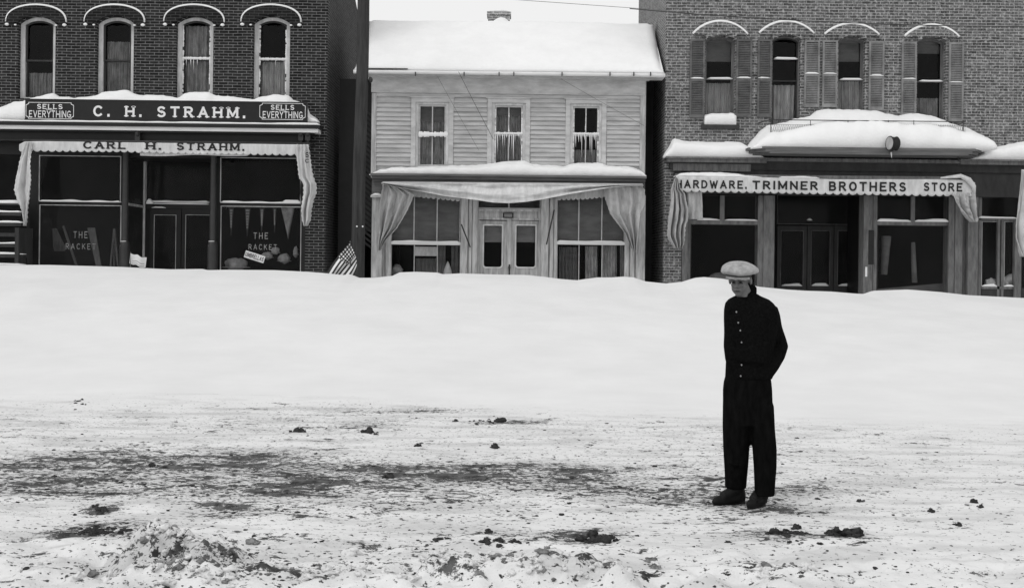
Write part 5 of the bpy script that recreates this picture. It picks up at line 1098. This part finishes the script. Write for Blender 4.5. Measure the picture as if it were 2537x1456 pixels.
for s in (-1, 1): hr.tube([H_(.011*s, -.094, .020), H_(.026*s, -.093, .024), H_(.046*s, -.078, .017)], [.0035, .0045, .003], 6)
hr.ell(H_(0, .045, .0), (.072, .062, .062), 14, 10, rotH)
for s in (-1, 1): hr.ell(H_(.066*s, .012, .025), (.012, .028, .035), 10, 8, rotH)
hr.build('hair', 'hair', PE, True)
mo = MB(); mo.tube([H_(-.022, -.090, -.058), H_(0, -.0955, -.0565), H_(.022, -.090, -.058)], [.0018, .003, .0018], 6); mo.build('mouth', 'hair', PE, True)
# flat cap
cp = MB(); cc = mp(1830, 667.5, -.012)
rotC = Quaternion((0, 0, 1), math.radians(-25)) @ Quaternion((1, 0, 0), math.radians(8)) @ Quaternion((0, 1, 0), math.radians(3))
def C_(x, y, z): return cc+rotC @ Vector((x, y, z*.88))
N = 40; rs = []
for (r_, z, bx, lo) in ((.080, -.046, 0, 0), (.088, -.036, 0, 0), (.120, -.026, .5, 1), (.134, -.008, .8, 1), (.128, .013, 1.0, 1), (.106, .036, 1.0, .6), (.076, .054, .7, .3), (.04, .064, 0, 0), (.008, .066, 0, 0)):
    ring_ = []
    for k in range(N):
        a = 2*math.pi*k/N; w = 1+.045*bx*math.sin(a*3+1)+.03*bx*math.sin(a*7); rr_ = r_*w
        ring_.append(C_(rr_*math.cos(a)*1.0, rr_*math.sin(a)*1.02, z-.006*lo*math.sin(a*4)))
    rs.append(ring_)
cp.rings(rs); co_ = remesh(cp, 'flat_cap', 'cap', .0055, 3)
vb = MB(); rs = []
for i in range(9):
    t = i/8; a0, a1 = math.radians(-165), math.radians(-15)
    rs.append([C_((.086+.004*t)*math.cos(a), (.094+.040*t*max(0, -math.sin(a))**.6)*math.sin(a), -.050-.012*t-.012*math.cos(a)**2*t+th) for th, aa in ((0, np.linspace(a0, a1, 20)), (.007, np.linspace(a1, a0, 20))) for a in aa])
vb.rings(rs).build('visor', 'cap', co_, True)
bn = MB(); bn.rings([[C_(r_*math.cos(2*math.pi*k/N), r_*math.sin(2*math.pi*k/N)*1.12, z) for k in range(N)] for r_, z in ((.080, -.056), (.087, -.053), (.0905, -.044), (.0905, -.036), (.084, -.032))]); bn.build('band', 'cap_band', co_, True)
MB().ell(C_(0, 0, .064), (.009, .009, .005), 10, 6).build('cap_button', 'cap', co_, True)

# ================================================================== clods and chunks
def lump(mb, x, y, r, flat=.6, mi=0, nu=8, nv=5, sink=.25, rot=0):
    z = float(gz(x, y)); rx = r*random.uniform(.8, 1.5); ry = r*random.uniform(.7, 1.1); rzz = r*flat
    mb.ell((x, y, z+rzz*(1-2*sink)*.5), (rx, ry, rzz), nu, nv, Quaternion((0, 0, 1), random.uniform(0, 3)), mi, wob=.7); return mb
big = [(1700, 1060, 14, 'round dark clod lying alone in the middle of the street behind the streaks'), (980, 1065, 0, ''),]
named = [(1225, 1108, .055, 'single dark clod lying on clean snow in the middle of the street'), (1240, 1044, .06, 'dark clod at the right end of a low row far back in the street'),
 (740, 1068, .06, 'dark clod on the left half of the street near the foot of the bank'), (915, 1071, .075, 'double dark clod near the foot of the bank left of the centre'),
 (1035, 1106, .035, 'small dark clod left of the single middle clod'), (1467, 1324, .055, 'topmost dark clod of the group left of the large watermark free snow'),
 (1500, 1340, .055, 'lower right dark clod of the foreground middle group'), (1440, 1332, .045, 'left dark clod of the foreground middle group'), (1210, 1318, .035, 'small dark clod left of the foreground middle group'),
 (2110, 1325, .075, 'largest dark clod lying in the snow to the right of the man'), (2068, 1318, .06, 'dark clod just left of the largest clod right of the man'), (1975, 1305, .04, 'round dark clod just below the boots to the right'),
 (2307, 1268, .035, 'long flat dark clod in the clean snow far right of the man'), (2412, 1244, .035, 'upper dark clod of the pair at the far right'), (2430, 1256, .03, 'lower dark clod of the pair at the far right'),
 (2128, 1243, .032, 'dark clod level with the boots a step right of the man'), (2375, 1300, .03, 'little dark clod nearest the lower right corner'), (1920, 1322, .05, 'dark clod below the boots left of the round one'), (965, 1185, .05, 'dark clod at the right end of the dark streaks on the left half'), (375, 1155, .04, 'dark clod on the left trodden patch')]
named[5] = (1467, 1324, .055, 'topmost dark clod of the group in the middle foreground')
for px, py, r_, lb in named:
    x, y = ground_pt(px, py); mb = MB(); k = max(1, int(r_/.02))
    r_ *= .68; lump(mb, x, y, r_, .75, 0, 14, 10)
    for q_ in range(k+2): lump(mb, x+random.gauss(0, r_*.8), y+random.gauss(0, r_*.6), r_*random.uniform(.3, .6), .7, 0, 9, 6)
    simple(mb, 'dirt_clod', 'dirt', lb, 'clod', 'larger dark clods on the street', True)
rnd = random.Random(5); cl_ = MB(); n_ = 0; tries = 0
while n_ < 2200 and tries < 60000:
    tries += 1; px = rnd.uniform(-100, 2640); py = rnd.uniform(1000, 1470); x, y = ground_pt(px, py); d = float(density(x, y))
    if rnd.random() > (d-.1)*1.1*(.35+.65*float(vn(x*3, y*3)) ): continue
    lump(cl_, x, y, min(.022, rnd.expovariate(1/.0036)+.003), .38, 0, 7, 5, .35); n_ += 1
for px, py, s, k in ((1195, 1043, 40, 14), (925, 1072, 14, 10), (1130, 1043, 12, 4), (200, 1000, 30, 6), (1480, 1332, 40, 40), (1090, 1330, 20, 6), (2080, 1320, 50, 26), (1240, 1345, 70, 24), (1950, 1320, 50, 30), (250, 1262, 14, 26), (240, 1315, 45, 60)):
    for i in range(k):
        x, y = ground_pt(px+rnd.gauss(0, s*.5), py+rnd.gauss(0, 4)); lump(cl_, x, y, rnd.uniform(.008, .022), .55, 0, 8, 5, .3)
tag(cl_.build('scattered_dirt', 'dirt', None, True), 'small dark crumbs of frozen dirt scattered over the trodden street snow', 'dirt', kind='stuff')
ck = MB()
spots_ = [(430, 1395, 90, 30, 70, .03), (500, 1440, 90, 14, 40, .028), (1000, 1440, 120, 12, 20, .028), (760, 1425, 90, 14, 22, .03), (1260, 1375, 80, 8, 12, .022), (1380, 1450, 160, 10, 26, .03), (560, 1345, 60, 8, 8, .03), (640, 1395, 50, 14, 8, .03), (880, 1370, 20, 8, 3, .055), (1280, 1440, 150, 12, 26, .03), (1520, 1425, 50, 14, 8, .03), (1100, 1380, 60, 10, 12, .02), (1940, 1430, 70, 14, 30, .03), (1620, 1400, 20, 6, 3, .045), (270, 1425, 40, 10, 6, .04), (90, 1400, 30, 14, 5, .02)]
for px, py, sx_, sy_, k, r_ in spots_:
    for i in range(k):
        x, y = ground_pt(px+rnd.gauss(0, sx_*.6), min(1475, py+rnd.gauss(0, sy_*.6))); lump(ck, x, y, r_*rnd.uniform(.25, 1.05), .62, 0 if rnd.random() < .28 else 1, 12, 8, .4)
tag(ck.build('snow_chunks', ['dirty_snow', 'street_snow'], None, True), 'broken lumps of snow and dirty ice along the near edge of the street', 'snow chunks', kind='stuff')
